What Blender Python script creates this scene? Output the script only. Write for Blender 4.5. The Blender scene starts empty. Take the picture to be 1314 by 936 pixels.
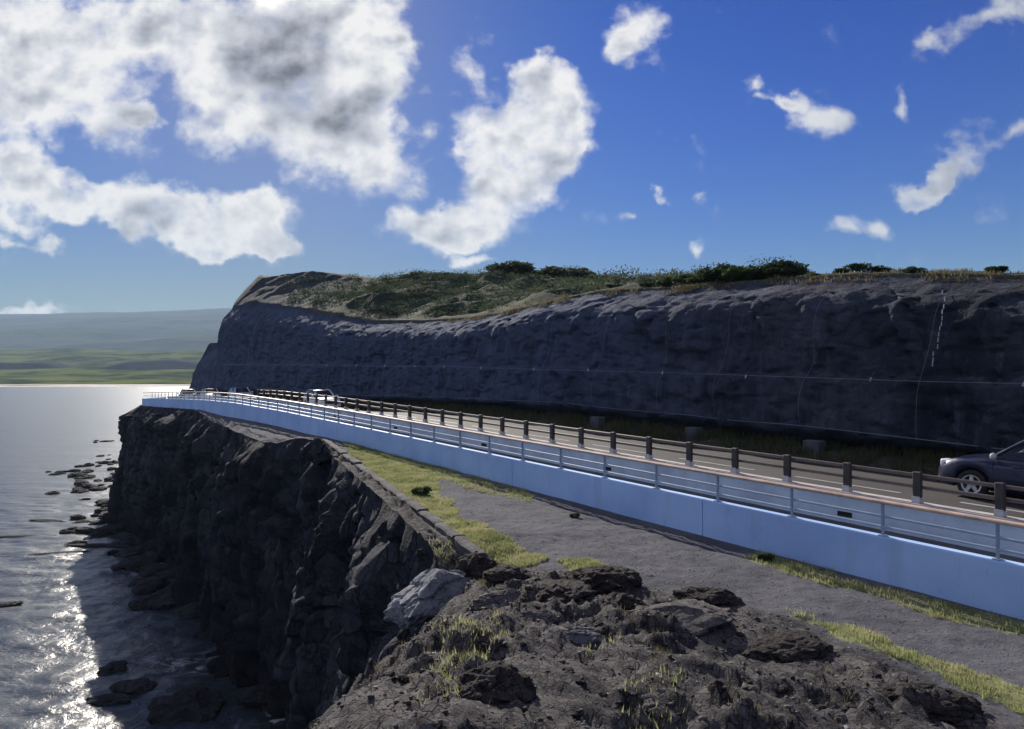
import bpy, bmesh, math, random
import numpy as np
from mathutils import Vector, Matrix

random.seed(7)
rng = np.random.default_rng(7)
scene = bpy.context.scene
COL = scene.collection
R = math.radians
F = 950.0            # focal length of the photograph in its own pixels
CZ = 16.0            # camera height above the sea (sea is z = 0)

# ------------------------------------------------------------------ camera
cam_d = bpy.data.cameras.new("camera")
cam_d.sensor_width = 36.0
cam_d.lens = 36.0 * F / 1314.0
cam_d.clip_start = 0.1
cam_d.clip_end = 30000
cam = bpy.data.objects.new("camera", cam_d)
COL.objects.link(cam)
cam.location = (0, 0, CZ)
cam.rotation_euler = (R(90) + math.atan(10.0 / F), 0, 0)
scene.camera = cam

# ------------------------------------------------------------------ sun, exposure
SUN_EL, SUN_AZ = R(26.5), R(-18.3)          # azimuth measured from +Y towards +X
SKY_STRENGTH = 0.075
sun_dir = Vector((math.sin(SUN_AZ) * math.cos(SUN_EL), math.cos(SUN_AZ) * math.cos(SUN_EL), math.sin(SUN_EL)))
sd = bpy.data.lights.new("sun", 'SUN')
sd.energy = 2.2
sd.angle = R(0.6)
sd.color = (1.0, 0.92, 0.81)
sun = bpy.data.objects.new("sun", sd)
COL.objects.link(sun)
sun.location = (0, 0, 60)
sun.rotation_euler = sun_dir.to_track_quat('Z', 'Y').to_euler()
scene.view_settings.view_transform = 'Standard'
scene.view_settings.look = 'None'
scene.view_settings.exposure = 1.78
scene.view_settings.gamma = 1.0
scene.render.engine = 'CYCLES'
scene.cycles.max_bounces = 6
scene.cycles.volume_bounces = 1
scene.cycles.use_denoising = True


# ------------------------------------------------------------------ node helper
class NT:
    def cracks(self, pos, scale, squash=(1, 1, 1), width=0.035):
        """fracture lines and block tone: returns (crack 0..1, random per block)"""
        w = self.n('ShaderNodeTexNoise', ins={'Vector': pos, 'Scale': scale * 1.6, 'Detail': 5.0, 'Roughness': 0.6})
        v = self.vmath('ADD', self.vmath('MULTIPLY', pos, squash), self.vmath('SCALE', self.vmath('SUBTRACT', w.outputs['Color'], (.5, .5, .5)), 0.55 / scale))
        e = self.n('ShaderNodeTexVoronoi', feature='DISTANCE_TO_EDGE', ins={'Vector': v, 'Scale': scale}).outputs[0]
        c = self.n('ShaderNodeTexVoronoi', feature='F1', ins={'Vector': v, 'Scale': scale}).outputs['Color']
        return self.ramp(e, width, 0.0), self.n('ShaderNodeSeparateXYZ', ins={0: c}).outputs[0]

    def __init__(self, tree):
        self.t = tree

    def n(self, kind, **kw):
        nd = self.t.nodes.new(kind)
        ins = kw.pop('ins', {})
        for k, v in kw.items():
            setattr(nd, k, v)
        for k, v in ins.items():
            self.put(nd.inputs[k], v)
        return nd

    def put(self, sock, v):
        if isinstance(v, bpy.types.NodeSocket):
            self.t.links.new(v, sock)
        else:
            if sock.type == 'RGBA' and not hasattr(v, '__len__'):
                v = (v, v, v, 1)
            if sock.type == 'RGBA' and len(v) == 3:
                v = (*v, 1)
            sock.default_value = v

    def math(self, op, a, b=0.0, c=None, clamp=False):
        nd = self.n('ShaderNodeMath', operation=op, use_clamp=clamp)
        self.put(nd.inputs[0], a)
        self.put(nd.inputs[1], b)
        if c is not None:
            self.put(nd.inputs[2], c)
        return nd.outputs[0]

    def vmath(self, op, a, b=(0, 0, 0)):
        nd = self.n('ShaderNodeVectorMath', operation=op)
        self.put(nd.inputs[0], a)
        if op == 'SCALE':
            self.put(nd.inputs['Scale'], b)
        else:
            self.put(nd.inputs[1], b)
        return nd.outputs['Value'] if op in ('DOT_PRODUCT', 'LENGTH') else nd.outputs[0]

    def ramp(self, v, lo, hi, a=0.0, b=1.0, smooth=True):
        nd = self.n('ShaderNodeMapRange', interpolation_type='SMOOTHSTEP' if smooth else 'LINEAR')
        self.put(nd.inputs[0], v)
        nd.inputs[1].default_value, nd.inputs[2].default_value = lo, hi
        nd.inputs[3].default_value, nd.inputs[4].default_value = a, b
        return nd.outputs[0]

    def mix(self, f, a, b):
        nd = self.n('ShaderNodeMix', data_type='RGBA')
        self.put(nd.inputs[0], f)
        self.put(nd.inputs[6], a)
        self.put(nd.inputs[7], b)
        return nd.outputs[2]

    def noise(self, vec, scale, detail=4, rough=0.55, dist=0.0, dims='3D'):
        nd = self.n('ShaderNodeTexNoise', noise_dimensions=dims)
        if vec is not None:
            self.put(nd.inputs['Vector'], vec)
        nd.inputs['Scale'].default_value = scale
        nd.inputs['Detail'].default_value = detail
        nd.inputs['Roughness'].default_value = rough
        nd.inputs['Distortion'].default_value = dist
        return nd.outputs[0]


# ------------------------------------------------------------------ world: sky and clouds by direction
world = bpy.data.worlds.new("World")
scene.world = world
world.use_nodes = True
wt = world.node_tree
wt.nodes.clear()
W = NT(wt)
sky = W.n('ShaderNodeTexSky', sky_type='NISHITA', sun_disc=False)
sky.sun_elevation = SUN_EL
sky.sun_rotation = SUN_AZ
sky.altitude = 20
sky.air_density = 1.0
sky.dust_density = 0.25
sky.ozone_density = 2.5
hsv = W.n('ShaderNodeHueSaturation', ins={'Color': sky.outputs[0], 'Hue': 0.512, 'Saturation': 1.50, 'Value': 0.66})
deep = W.n('ShaderNodeGamma', ins={'Color': W.vmath('SCALE', hsv.outputs[0], SKY_STRENGTH * 2.0), 'Gamma': 1.47})
lum = W.math('MULTIPLY', W.vmath('DOT_PRODUCT', deep.outputs[0], (0.25, 0.55, 0.20)), 2.04)
comp = W.math('DIVIDE', 0.365 / SKY_STRENGTH, W.math('MULTIPLY_ADD', lum, 1.4, 1.0))
blue = W.vmath('MULTIPLY', W.vmath('SCALE', deep.outputs[0], comp), (0.94, 0.98, 1.14))
gen = W.n('ShaderNodeTexCoord').outputs['Generated']
sep = W.n('ShaderNodeSeparateXYZ', ins={0: gen})
dx, dy, dz = sep.outputs
ysafe = W.math('MAXIMUM', dy, 0.05)
uu = W.math('DIVIDE', dx, ysafe)
ww = W.math('DIVIDE', dz, ysafe)
uv = W.n('ShaderNodeCombineXYZ', ins={0: uu, 1: ww, 2: 0.0}).outputs[0]
warpn = W.n('ShaderNodeTexNoise', ins={'Vector': uv, 'Scale': 8.0, 'Detail': 6.0, 'Roughness': 0.56})
warp = W.vmath('SCALE', W.vmath('SUBTRACT', warpn.outputs['Color'], (0.5, 0.5, 0.5)), 0.15)
uvw = W.vmath('MULTIPLY', W.vmath('ADD', uv, warp), (1, 1, 0))
# bearing, elevation and size of each cloud: (x, y, half width, half height, tilt in degrees, weight)
CLOUDS = [
    (20, 40, 150, 100, 0, 1.15), (105, 125, 120, 60, -38, 1.15), (140, 40, 100, 80, 0, 1.0), (0, 125, 80, 50, 0, 1.0),
    (265, 150, 70, 48, -25, .95), (182, 108, 50, 30, -25, .6), (310, 60, 130, 105, -20, 1.25), (400, 115, 120, 105, -35, 1.2), (465, 195, 105, 75, -10, 1.1),
    (487, 85, 62, 120, 0, 1.15), (420, 10, 130, 80, 0, .95), (225, 10, 80, 46, 0, .8), (556, 158, 22, 26, 0, .62),
    (10, 205, 75, 50, -20, 1.1), (80, 240, 90, 40, -25, 1.1), (170, 262, 120, 42, -8, 1.15), (270, 272, 120, 55, 5, 1.2),
    (345, 285, 75, 62, 0, 1.1), (20, 265, 80, 26, -30, .95), (355, 325, 55, 22, -20, .9), (300, 310, 90, 26, -10, .9),
    (655, 165, 82, 92, 25, 1.3), (715, 155, 62, 82, 0, 1.15), (650, 235, 82, 66, 0, 1.2), (596, 78, 55, 26, -25, .60),
    (690, 108, 46, 36, 0, .85), (545, 298, 88, 42, 4, 1.25), (605, 292, 60, 48, 0, 1.1), (588, 205, 26, 30, 0, .7),
    (820, 25, 54, 56, 0, .95), (790, 55, 40, 35, 30, .8), (1050, 155, 60, 40, -12, .95), (1012, 118, 28, 21, 0, .9), (955, 97, 26, 17, 40, .66), (968, 122, 22, 12, 0, .55),
    (1157, 124, 26, 22, 50, .62), (1215, 208, 76, 34, 24, .92), (1180, 232, 52, 28, 35, .9), (1275, 28, 80, 34, 25, .9), (1195, 40, 32, 14, 15, .6),
    (1085, 302, 46, 26, 20, .8), (1133, 294, 32, 26, 20, .85), (845, 242, 24, 15, 0, .95), (797, 276, 36, 14, 15, .7), (900, 312, 20, 12, 0, .7),
    (608, 344, 38, 15, 0, 1.0), (40, 397, 90, 12, 3, 1.05), (68, 311, 42, 18, 0, 1.0), (148, 300, 34, 20, -15, .95),
    (180, 138, 32, 22, -25, .9), (5, 297, 36, 16, -20, .85), (898, 238, 20, 14, 0, .5), (1300, 160, 40, 22, 20, .7), (700, -60, 150, 60, 0, .6),
]
GREY = [(345, 95, 95, 120, 20, 1.0), (285, 70, 60, 80, 0, .55), (440, 145, 75, 65, 0, .75), (390, 40, 90, 60, 0, .7), (240, 5, 60, 30, 0, .5),
        (30, 110, 60, 40, 0, .25), (250, 285, 100, 24, 0, .35), (585, 300, 60, 20, 0, .35), (460, 230, 50, 26, 0, .3), (640, 190, 40, 60, 0, .25)]


def blob_sum(vec, table):
    tot = None
    for (x, y, rx, ry, ang, wgt) in table:
        mp = W.n('ShaderNodeMapping', vector_type='TEXTURE', ins={'Vector': vec})
        mp.inputs['Location'].default_value = ((x - 657) / F, (478 - y) / F, 0)
        mp.inputs['Rotation'].default_value = (0, 0, R(ang))
        mp.inputs['Scale'].default_value = (rx / F * 1.06, ry / F * 1.06, 1)
        g = W.n('ShaderNodeTexGradient', gradient_type='SPHERICAL', ins={'Vector': mp.outputs[0]}).outputs[1]
        tot = W.math('MULTIPLY', g, wgt) if tot is None else W.math('MULTIPLY_ADD', g, wgt, tot)
    return tot


puffvec = W.vmath('MULTIPLY', uv, (1.0, 1.15, 1))
fb = W.noise(puffvec, 13.0, 10, 0.61, 0.1)
sh1 = W.noise(puffvec, 8.0, 5, 0.5, 0.0)
fb2 = W.noise(W.vmath('ADD', puffvec, (-0.012, 0.022, 0.0)), 8.0, 5, 0.5, 0.0)
cone = blob_sum(uvw, CLOUDS)
dens_in = W.math('MULTIPLY_ADD', W.math('SUBTRACT', fb, 0.5), 1.75, W.math('MINIMUM', cone, 0.80))
# unseen rest of the sky: broken cloud, made brighter to lift the ambient light
pz = W.math('ADD', W.math('MAXIMUM', dz, 0.0), 0.22)
gv = W.n('ShaderNodeCombineXYZ', ins={0: W.math('DIVIDE', dx, pz), 1: W.math('DIVIDE', dy, pz), 2: 3.7}).outputs[0]
gb = W.noise(gv, 1.3, 8, 0.58, 0.2)
dens_out = W.math('MULTIPLY_ADD', W.math('SUBTRACT', gb, 0.5), 2.2, 0.26)
inside = W.ramp(dy, 0.50, 0.62)
dens = W.math('ADD', W.math('MULTIPLY', dens_in, inside), W.math('MULTIPLY', dens_out, W.math('SUBTRACT', 1.0, inside)))
alpha = W.ramp(dens, 0.17, 0.84)
above = W.ramp(dz, 0.0, 0.03)
alpha = W.math('MULTIPLY', alpha, above)
alpha = W.math('MULTIPLY', alpha, 0.97)
relief = W.math('MULTIPLY', W.math('SUBTRACT', sh1, fb2), 2.9)
relief = W.math('MULTIPLY_ADD', W.math('SUBTRACT', fb, 0.5), 0.30, relief)
core = W.math('MULTIPLY', W.ramp(W.math('ADD', cone, W.math('MULTIPLY', W.math('SUBTRACT', fb, .5), 0.8)), 0.55, 1.45), 0.10)
grey = blob_sum(uvw, GREY)
grey = W.math('MULTIPLY', W.ramp(W.math('ADD', grey, W.math('MULTIPLY', W.math('SUBTRACT', sh1, .5), 3.2)), 0.10, 1.15), 0.50)
bright = W.math('SUBTRACT', W.math('ADD', W.ramp(dens, 0.55, 1.15, 0.95, 0.72), relief), W.math('ADD', core, grey))
sund = W.vmath('DOT_PRODUCT', gen, tuple(sun_dir))
glow = W.math('POWER', W.math('MAXIMUM', sund, 0.0), 420.0)
glow2 = W.math('POWER', W.math('MAXIMUM', sund, 0.0), 5000.0)
bright = W.math('MAXIMUM', bright, 0.16)
bright = W.math('MINIMUM', bright, 0.90)
bright = W.math('ADD', bright, W.math('MULTIPLY', glow2, 1.2))
fardim = W.ramp(uu, 0.05, 0.75, 1.0, 0.62)
bright = W.math('MULTIPLY', bright, fardim)
bright = W.math('MULTIPLY', bright, W.math('MULTIPLY_ADD', inside, -0.58, 0.90))  # unseen clouds stay brighter than those in view, as added fill light
ccol = W.mix(W.ramp(bright, 0.1, 0.42), (0.92, 0.96, 1.05, 1), (1.0, 0.955, 0.86, 1))
ccol = W.vmath('SCALE', ccol, W.math('MULTIPLY', bright, 1.0 / SKY_STRENGTH))
final = W.mix(alpha, blue, ccol)
bg = W.n('ShaderNodeBackground', ins={'Color': final, 'Strength': SKY_STRENGTH})
wo = W.n('ShaderNodeOutputWorld', ins={'Surface': bg.outputs[0]})
world.cycles.sampling_method = 'MANUAL'
world.cycles.sample_map_resolution = 512


# ------------------------------------------------------------------ numpy noise
_perm = rng.permutation(256)
_perm = np.concatenate([_perm, _perm, _perm])
_grad = rng.normal(size=(256, 3))
_grad /= np.linalg.norm(_grad, axis=1)[:, None]


def perlin(p):
    p = np.asarray(p, float)
    i = np.floor(p).astype(int)
    f = p - i
    u = f * f * f * (f * (f * 6 - 15) + 10)
    i &= 255
    out = 0
    for a in (0, 1):
        for b in (0, 1):
            for c in (0, 1):
                h = _perm[_perm[_perm[i[..., 0] + a] + i[..., 1] + b] + i[..., 2] + c]
                g = _grad[h]
                d = f - np.array([a, b, c])
                w = (u[..., 0] if a else 1 - u[..., 0]) * (u[..., 1] if b else 1 - u[..., 1]) * (u[..., 2] if c else 1 - u[..., 2])
                out = out + w * (g * d).sum(-1)
    return out * 1.5


def fbm(p, octs=5, lac=2.03, gain=0.5, ridged=False):
    p = np.asarray(p, float)
    a, tot, s = 1.0, 0, 0
    for k in range(octs):
        v = perlin(p + k * 17.3)
        if ridged:
            v = 1 - 2 * np.abs(v)
        tot = tot + a * v
        s += a
        p = p * lac
        a *= gain
    return tot / s


def worley(p, seed=0):
    """cell blocks: random per cell, distance to the cell border, tilt of the cell face"""
    p = np.asarray(p, float)
    shp = p.shape[:-1]
    p = p.reshape(-1, 3)
    base = np.floor(p).astype(int)
    f1 = np.full(len(p), 1e9); f2 = f1.copy()
    rnd = np.zeros(len(p)); tilt = np.zeros(len(p))
    for a in (-1, 0, 1):
        for b in (-1, 0, 1):
            for c in (-1, 0, 1):
                ci = base + np.array([a, b, c])
                m = (ci + seed * 31) & 255
                h = _perm[_perm[_perm[m[:, 0]] + m[:, 1]] + m[:, 2]]
                pt = ci + 0.5 + 0.42 * _grad[h]
                df = p - pt
                d = (df * df).sum(-1)
                near = d < f1
                f2 = np.where(near, f1, np.minimum(f2, d))
                rnd = np.where(near, _perm[h + 3] / 255.0, rnd)
                tilt = np.where(near, (df * _grad[(h + 91) & 255]).sum(-1), tilt)
                f1 = np.where(near, d, f1)
    return rnd.reshape(shp), (np.sqrt(f2) - np.sqrt(f1)).reshape(shp), tilt.reshape(shp)


def sm(a, b, x):
    t = np.clip((np.asarray(x, float) - a) / (b - a), 0, 1)
    return t * t * (3 - 2 * t)


# ------------------------------------------------------------------ road frame: s along the road, t across it, away from the sea
D0 = np.array([-0.568, 0.823])
N0 = np.array([0.823, 0.568])
ARC_S, ARC_T = 84.0, 64.5


def ST(s, t):
    s, t = np.broadcast_arrays(np.asarray(s, float), np.asarray(t, float))
    ss = np.minimum(s, ARC_S)
    th = np.maximum(s - ARC_S, 0) / (ARC_T - 12.4)
    c = D0 * ARC_S + N0 * ARC_T
    r = ARC_T - t
    xs = ss[..., None] * D0 + t[..., None] * N0
    ca, sa = np.cos(th), np.sin(th)
    xa = c - (r * ca)[..., None] * N0 + (r * sa)[..., None] * D0
    return np.where((s > ARC_S)[..., None], xa, xs)


def to_st(x, y):
    x, y = np.asarray(x, float), np.asarray(y, float)
    return x * D0[0] + y * D0[1], x * N0[0] + y * N0[1]


_ks = np.arange(-60, 200, 0.5)
_kz = np.interp(_ks, [-60, 0, 30, 40, 50, 58, 67.6, 80, 90, 100, 115, 200], [-1.35, 0, .676, .88, 1.0, .93, .727, .40, .12, -.15, -.5, -1.5])
_kern = np.exp(-np.linspace(-2, 2, 13) ** 2)
_kern /= _kern.sum()
_kz2 = np.convolve(np.pad(_kz, 6, mode='edge'), _kern, mode='valid')


def zp(s):
    return np.interp(s, _ks, _kz2) + CZ


def road_z(s):
    return -3.26 + zp(s) - 0.5 * sm(34, 54, s) + 0.28 * sm(58, 70, s)


TERRACE, WALK, WALLTOP, COPING, HAND = -3.757, -3.445, -2.977, -2.795, -2.377


def proj(x, y, z):
    y = np.maximum(y, 0.2)
    return 657 + F * x / y, 478 - F * (z - CZ) / y


# ------------------------------------------------------------------ mesh helpers
def link(o):
    COL.objects.link(o)
    return o


def tag(o, label=None, cat=None, group=None, kind=None):
    if label: o['label'] = label
    if cat: o['category'] = cat
    if group: o['group'] = group
    if kind: o['kind'] = kind
    return o


def mesh_from(name, verts, faces, mat=None, smooth=False, attrs=None):
    me = bpy.data.meshes.new(name)
    verts = np.asarray(verts, np.float32)
    if isinstance(faces, np.ndarray):
        k = faces.shape[1]
        me.vertices.add(len(verts))
        me.vertices.foreach_set('co', verts.ravel())
        me.loops.add(faces.size)
        me.loops.foreach_set('vertex_index', faces.astype(np.int32).ravel())
        me.polygons.add(len(faces))
        me.polygons.foreach_set('loop_start', np.arange(0, faces.size, k, dtype=np.int32))
        me.polygons.foreach_set('loop_total', np.full(len(faces), k, np.int32))
        me.update(calc_edges=True)
    else:
        me.from_pydata([tuple(v) for v in verts], [], faces)
    if attrs:
        for an, av in attrs.items():
            a = me.attributes.new(an, 'FLOAT', 'POINT')
            a.data.foreach_set('value', np.asarray(av, np.float32).ravel())
    if smooth:
        me.polygons.foreach_set('use_smooth', [True] * len(me.polygons))
    me.validate()
    if mat:
        me.materials.append(mat)
    return me


def add(name, me, parent=None):
    o = bpy.data.objects.new(name, me)
    link(o)
    if parent:
        o.parent = parent
    return o


def grid_faces(nu, nv):
    i = np.arange(nu * nv).reshape(nu, nv)
    return np.stack([i[:-1, :-1], i[1:, :-1], i[1:, 1:], i[:-1, 1:]], -1).reshape(-1, 4)


def empty(name, loc=(0, 0, 0), rz=0.0):
    o = bpy.data.objects.new(name, None)
    o.empty_display_size = 0.3
    link(o)
    o.location = loc
    o.rotation_euler = (0, 0, rz)
    return o


def copy_tree(o, parent=None):
    c = o.copy()
    COL.objects.link(c)
    if parent:
        c.parent = parent
    for ch in o.children:
        copy_tree(ch, c)
    return c


def boxes(lst):
    """lst of (corner list of 8 points) -> verts, faces"""
    V, Fc = [], []
    for c in lst:
        b = len(V)
        V += c
        for q in ((0, 3, 2, 1), (4, 5, 6, 7), (0, 1, 5, 4), (1, 2, 6, 5), (2, 3, 7, 6), (3, 0, 4, 7)):
            Fc.append(tuple(b + k for k in q))
    return V, Fc


def box8(x0, x1, y0, y1, z0, z1):
    return [(x0, y0, z0), (x1, y0, z0), (x1, y1, z0), (x0, y1, z0), (x0, y0, z1), (x1, y0, z1), (x1, y1, z1), (x0, y1, z1)]


def bevel_me(me, w, seg=2):
    bm = bmesh.new()
    bm.from_mesh(me)
    bmesh.ops.bevel(bm, geom=list(bm.edges), offset=w, segments=seg, affect='EDGES', profile=0.5)
    bm.to_mesh(me)
    bm.free()
    return me


def sweep(name, s_arr, prof, zf, mat, parent=None, closed=True, smooth=False):
    """sweep a closed profile [(t, dz)] along s; ends capped"""
    s_arr = np.asarray(s_arr, float)
    n, k = len(s_arr), len(prof)
    V = np.zeros((n, k, 3))
    for j, (t, h) in enumerate(prof):
        V[:, j, :2] = ST(s_arr, t)
        V[:, j, 2] = zf(s_arr) + h
    fs = []
    for i in range(n - 1):
        for j in range(k if closed else k - 1):
            j2 = (j + 1) % k
            fs.append((i * k + j, i * k + j2, (i + 1) * k + j2, (i + 1) * k + j))
    if closed:
        fs.append(tuple(range(k))[::-1])
        fs.append(tuple((n - 1) * k + j for j in range(k)))
    me = mesh_from(name, V.reshape(-1, 3), fs, mat, smooth)
    return add(name, me, parent)


def tube_mesh(pts, r, sides=6):
    pts = [Vector(p) for p in pts]
    V, Fc = [], []
    for i, p in enumerate(pts):
        d = (pts[min(i + 1, len(pts) - 1)] - pts[max(i - 1, 0)]).normalized()
        a = d.orthogonal().normalized()
        b = d.cross(a)
        if i:
            a = (pa - d * pa.dot(d)).normalized()
            b = d.cross(a)
        pa = a
        for k in range(sides):
            an = 2 * math.pi * k / sides
            V.append(p + a * math.cos(an) * r + b * math.sin(an) * r)
    for i in range(len(pts) - 1):
        for k in range(sides):
            k2 = (k + 1) % sides
            Fc.append((i * sides + k, i * sides + k2, (i + 1) * sides + k2, (i + 1) * sides + k))
    return V, Fc


# ------------------------------------------------------------------ materials
def new_mat(name):
    m = bpy.data.materials.new(name)
    m.use_nodes = True
    t = m.node_tree
    t.nodes.clear()
    N = NT(t)
    b = N.n('ShaderNodeBsdfPrincipled')
    o = N.n('ShaderNodeOutputMaterial', ins={'Surface': b.outputs[0]})
    return m, N, b


def bump(N, b, h, strength, dist):
    bp = N.n('ShaderNodeBump', ins={'Height': h, 'Strength': strength, 'Distance': dist})
    N.put(b.inputs['Normal'], bp.outputs[0])


def simple(name, col, rough=0.6, metal=0.0, var=0.12, scale=6.0, bmp=0.0, bscale=40.0, spec=0.5):
    m, N, b = new_mat(name)
    pos = N.n('ShaderNodeTexCoord').outputs['Object']
    nz = N.noise(pos, scale, 5, 0.6)
    lo = tuple(c * (1 - var * 1.6) for c in col)
    hi = tuple(min(1, c * (1 + var * 1.6)) for c in col)
    N.put(b.inputs['Base Color'], N.mix(N.ramp(nz, 0.3, 0.7), lo, hi))
    b.inputs['Roughness'].default_value = rough
    b.inputs['Metallic'].default_value = metal
    b.inputs['Specular IOR Level'].default_value = spec
    if bmp:
        bump(N, b, N.noise(pos, bscale, 4, 0.6), bmp, 0.02)
    return m


def rock_mat(name, dark, mid, light, scale=1.0, bmp=0.8, dist=0.12, vert=False, hi_amt=0.35):
    m, N, b = new_mat(name)
    pos = N.n('ShaderNodeNewGeometry').outputs['Position']
    vec = N.vmath('MULTIPLY', pos, (1, 1, 0.35)) if vert else pos
    a = N.noise(vec, 0.35 * scale, 6, 0.62, 0.4)
    c = N.noise(pos, 1.7 * scale, 6, 0.65, 0.2)
    e = N.noise(pos, 9.0 * scale, 4, 0.65)
    col = N.mix(N.ramp(a, 0.33, 0.62), dark, mid)
    col = N.mix(N.math('MULTIPLY', N.ramp(c, 0.52, 0.72), hi_amt), col, light)
    col = N.mix(N.math('MULTIPLY', N.ramp(e, 0.55, 0.75), 0.35), col, light)
    col = N.mix(N.math('MULTIPLY', N.ramp(e, 0.5, 0.3), 0.5), col, tuple(x * 0.45 for x in dark))
    cr, blk = N.cracks(pos, 1.3 if vert else 2.2 * scale, (1, 1, .5) if vert else (1, 1, 1))
    cr2, blk2 = N.cracks(pos, 3.4 if vert else 5.5 * scale, (1, 1, .6) if vert else (1, 1, 1), .05)
    col = N.mix(N.math('MULTIPLY', N.ramp(blk, .35, .9), .35), col, light)
    col = N.mix(N.math('MULTIPLY', N.math('MAXIMUM', cr, N.math('MULTIPLY', cr2, .5)), .55), col, tuple(x * 0.3 for x in dark))
    if vert:                                             # wet cliff foot, blackened further to paint in the shade of the cove
        zz = N.n('ShaderNodeSeparateXYZ', ins={0: pos}).outputs[2]
        wet = N.ramp(N.math('ADD', zz, N.math('MULTIPLY', a, 5.0)), 8.5, 3.5)
        col = N.mix(N.math('MULTIPLY', wet, 0.8), col, (0.007, 0.0075, 0.009))
    N.put(b.inputs['Base Color'], col)
    b.inputs['Roughness'].default_value = 0.92
    b.inputs['Specular IOR Level'].default_value = 0.2
    h = N.math('ADD', N.math('MULTIPLY', c, 1.0), N.math('MULTIPLY', e, 0.35))
    h = N.math('SUBTRACT', N.math('ADD', h, N.math('MULTIPLY', blk, .35)), N.math('ADD', N.math('MULTIPLY', cr, .5), N.math('MULTIPLY', cr2, .25)))
    bump(N, b, h, bmp, dist)
    return m


M = {}
M['white_wall'] = None


def wall_mat():
    m, N, b = new_mat('white_wall')
    pos = N.n('ShaderNodeNewGeometry').outputs['Position']
    st = N.noise(N.vmath('MULTIPLY', pos, (1, 1, 0.12)), 2.2, 5, 0.6)
    bl = N.noise(pos, 0.5, 4, 0.6)
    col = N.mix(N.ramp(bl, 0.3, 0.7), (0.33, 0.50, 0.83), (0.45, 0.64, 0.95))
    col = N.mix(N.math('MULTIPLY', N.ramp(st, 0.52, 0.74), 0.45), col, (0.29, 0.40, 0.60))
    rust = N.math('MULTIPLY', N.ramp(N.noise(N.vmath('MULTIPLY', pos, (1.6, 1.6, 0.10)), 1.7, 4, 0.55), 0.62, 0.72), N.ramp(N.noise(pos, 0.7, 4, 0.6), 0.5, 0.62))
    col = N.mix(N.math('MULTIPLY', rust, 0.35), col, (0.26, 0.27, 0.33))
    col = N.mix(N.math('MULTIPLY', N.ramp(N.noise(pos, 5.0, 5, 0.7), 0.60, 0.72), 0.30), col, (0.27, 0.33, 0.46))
    N.put(b.inputs['Base Color'], col)
    b.inputs['Roughness'].default_value = 0.7
    bump(N, b, N.noise(pos, 14, 4, 0.6), 0.15, 0.01)
    return m


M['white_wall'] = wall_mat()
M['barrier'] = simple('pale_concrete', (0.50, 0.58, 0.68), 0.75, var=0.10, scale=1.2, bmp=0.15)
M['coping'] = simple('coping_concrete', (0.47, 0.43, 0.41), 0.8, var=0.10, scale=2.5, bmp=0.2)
M['wood_rail'] = simple('handrail_timber', (0.46, 0.33, 0.25), 0.55, var=0.16, scale=3.0)
M['rail_metal'] = simple('painted_rail', (0.30, 0.38, 0.50), 0.4, 0.2, var=0.06)
M['guard_dark'] = simple('guard_timber', (0.045, 0.035, 0.032), 0.6, var=0.2, scale=5)
M['guard_bar'] = simple('guard_bar_metal', (0.13, 0.10, 0.09), 0.4, 0.3, var=0.1)
M['bracket'] = simple('white_bracket', (0.48, 0.47, 0.47), 0.5, var=0.05)
M['asphalt'] = simple('asphalt', (0.027, 0.025, 0.026), 0.85, var=0.18, scale=0.8, bmp=0.3, bscale=60)
M['path'] = simple('walkway_asphalt', (0.075, 0.075, 0.08), 0.85, var=0.15, scale=0.8, bmp=0.3, bscale=60)
M['paint'] = simple('road_paint', (0.33, 0.33, 0.33), 0.6, var=0.1, scale=2)
M['cable'] = simple('galvanised_cable', (0.15, 0.17, 0.21), 0.5, 0.3, var=0.1)
M['anchor'] = simple('anchor_plate', (0.36, 0.38, 0.42), 0.5, 0.2, var=0.1)
M['hole'] = simple('drain_dark', (0.012, 0.012, 0.014), 0.9, var=0.1)
M['block'] = simple('footing_concrete', (0.075, 0.08, 0.095), 0.85, var=0.15, scale=4, bmp=0.3)
M['kerb'] = rock_mat('kerb_stone', (0.040, 0.040, 0.047), (0.085, 0.083, 0.090), (0.16, 0.155, 0.155), 2.0, 0.5, 0.04)
M['sea_rock'] = rock_mat('wet_basalt', (0.010, 0.011, 0.014), (0.022, 0.023, 0.028), (0.05, 0.05, 0.06), 0.8, 0.7, 0.15)
M['sea_cliff'] = rock_mat('sea_cliff_basalt', (0.010, 0.012, 0.020), (0.026, 0.029, 0.042), (0.082, 0.086, 0.105), 0.9, 0.9, 0.25, vert=True, hi_amt=0.4)
M['lava'] = rock_mat('dark_lava', (0.016, 0.013, 0.012), (0.040, 0.033, 0.031), (0.095, 0.082, 0.078), 3.0, 0.9, 0.06)
M['tan_rock'] = rock_mat('tan_rock', (0.075, 0.068, 0.068), (0.125, 0.113, 0.11), (0.20, 0.18, 0.168), 2.2, 0.6, 0.05)
M['slab_rock'] = rock_mat('slate_slab', (0.06, 0.065, 0.08), (0.10, 0.105, 0.125), (0.16, 0.16, 0.175), 2.0, 0.4, 0.03)
M['pale_rock'] = rock_mat('pale_rock', (0.11, 0.12, 0.14), (0.20, 0.21, 0.235), (0.31, 0.315, 0.33), 1.6, 0.5, 0.05)
M['stem'] = simple('shrub_stem', (0.07, 0.05, 0.035), 0.9, var=0.2)


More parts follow.
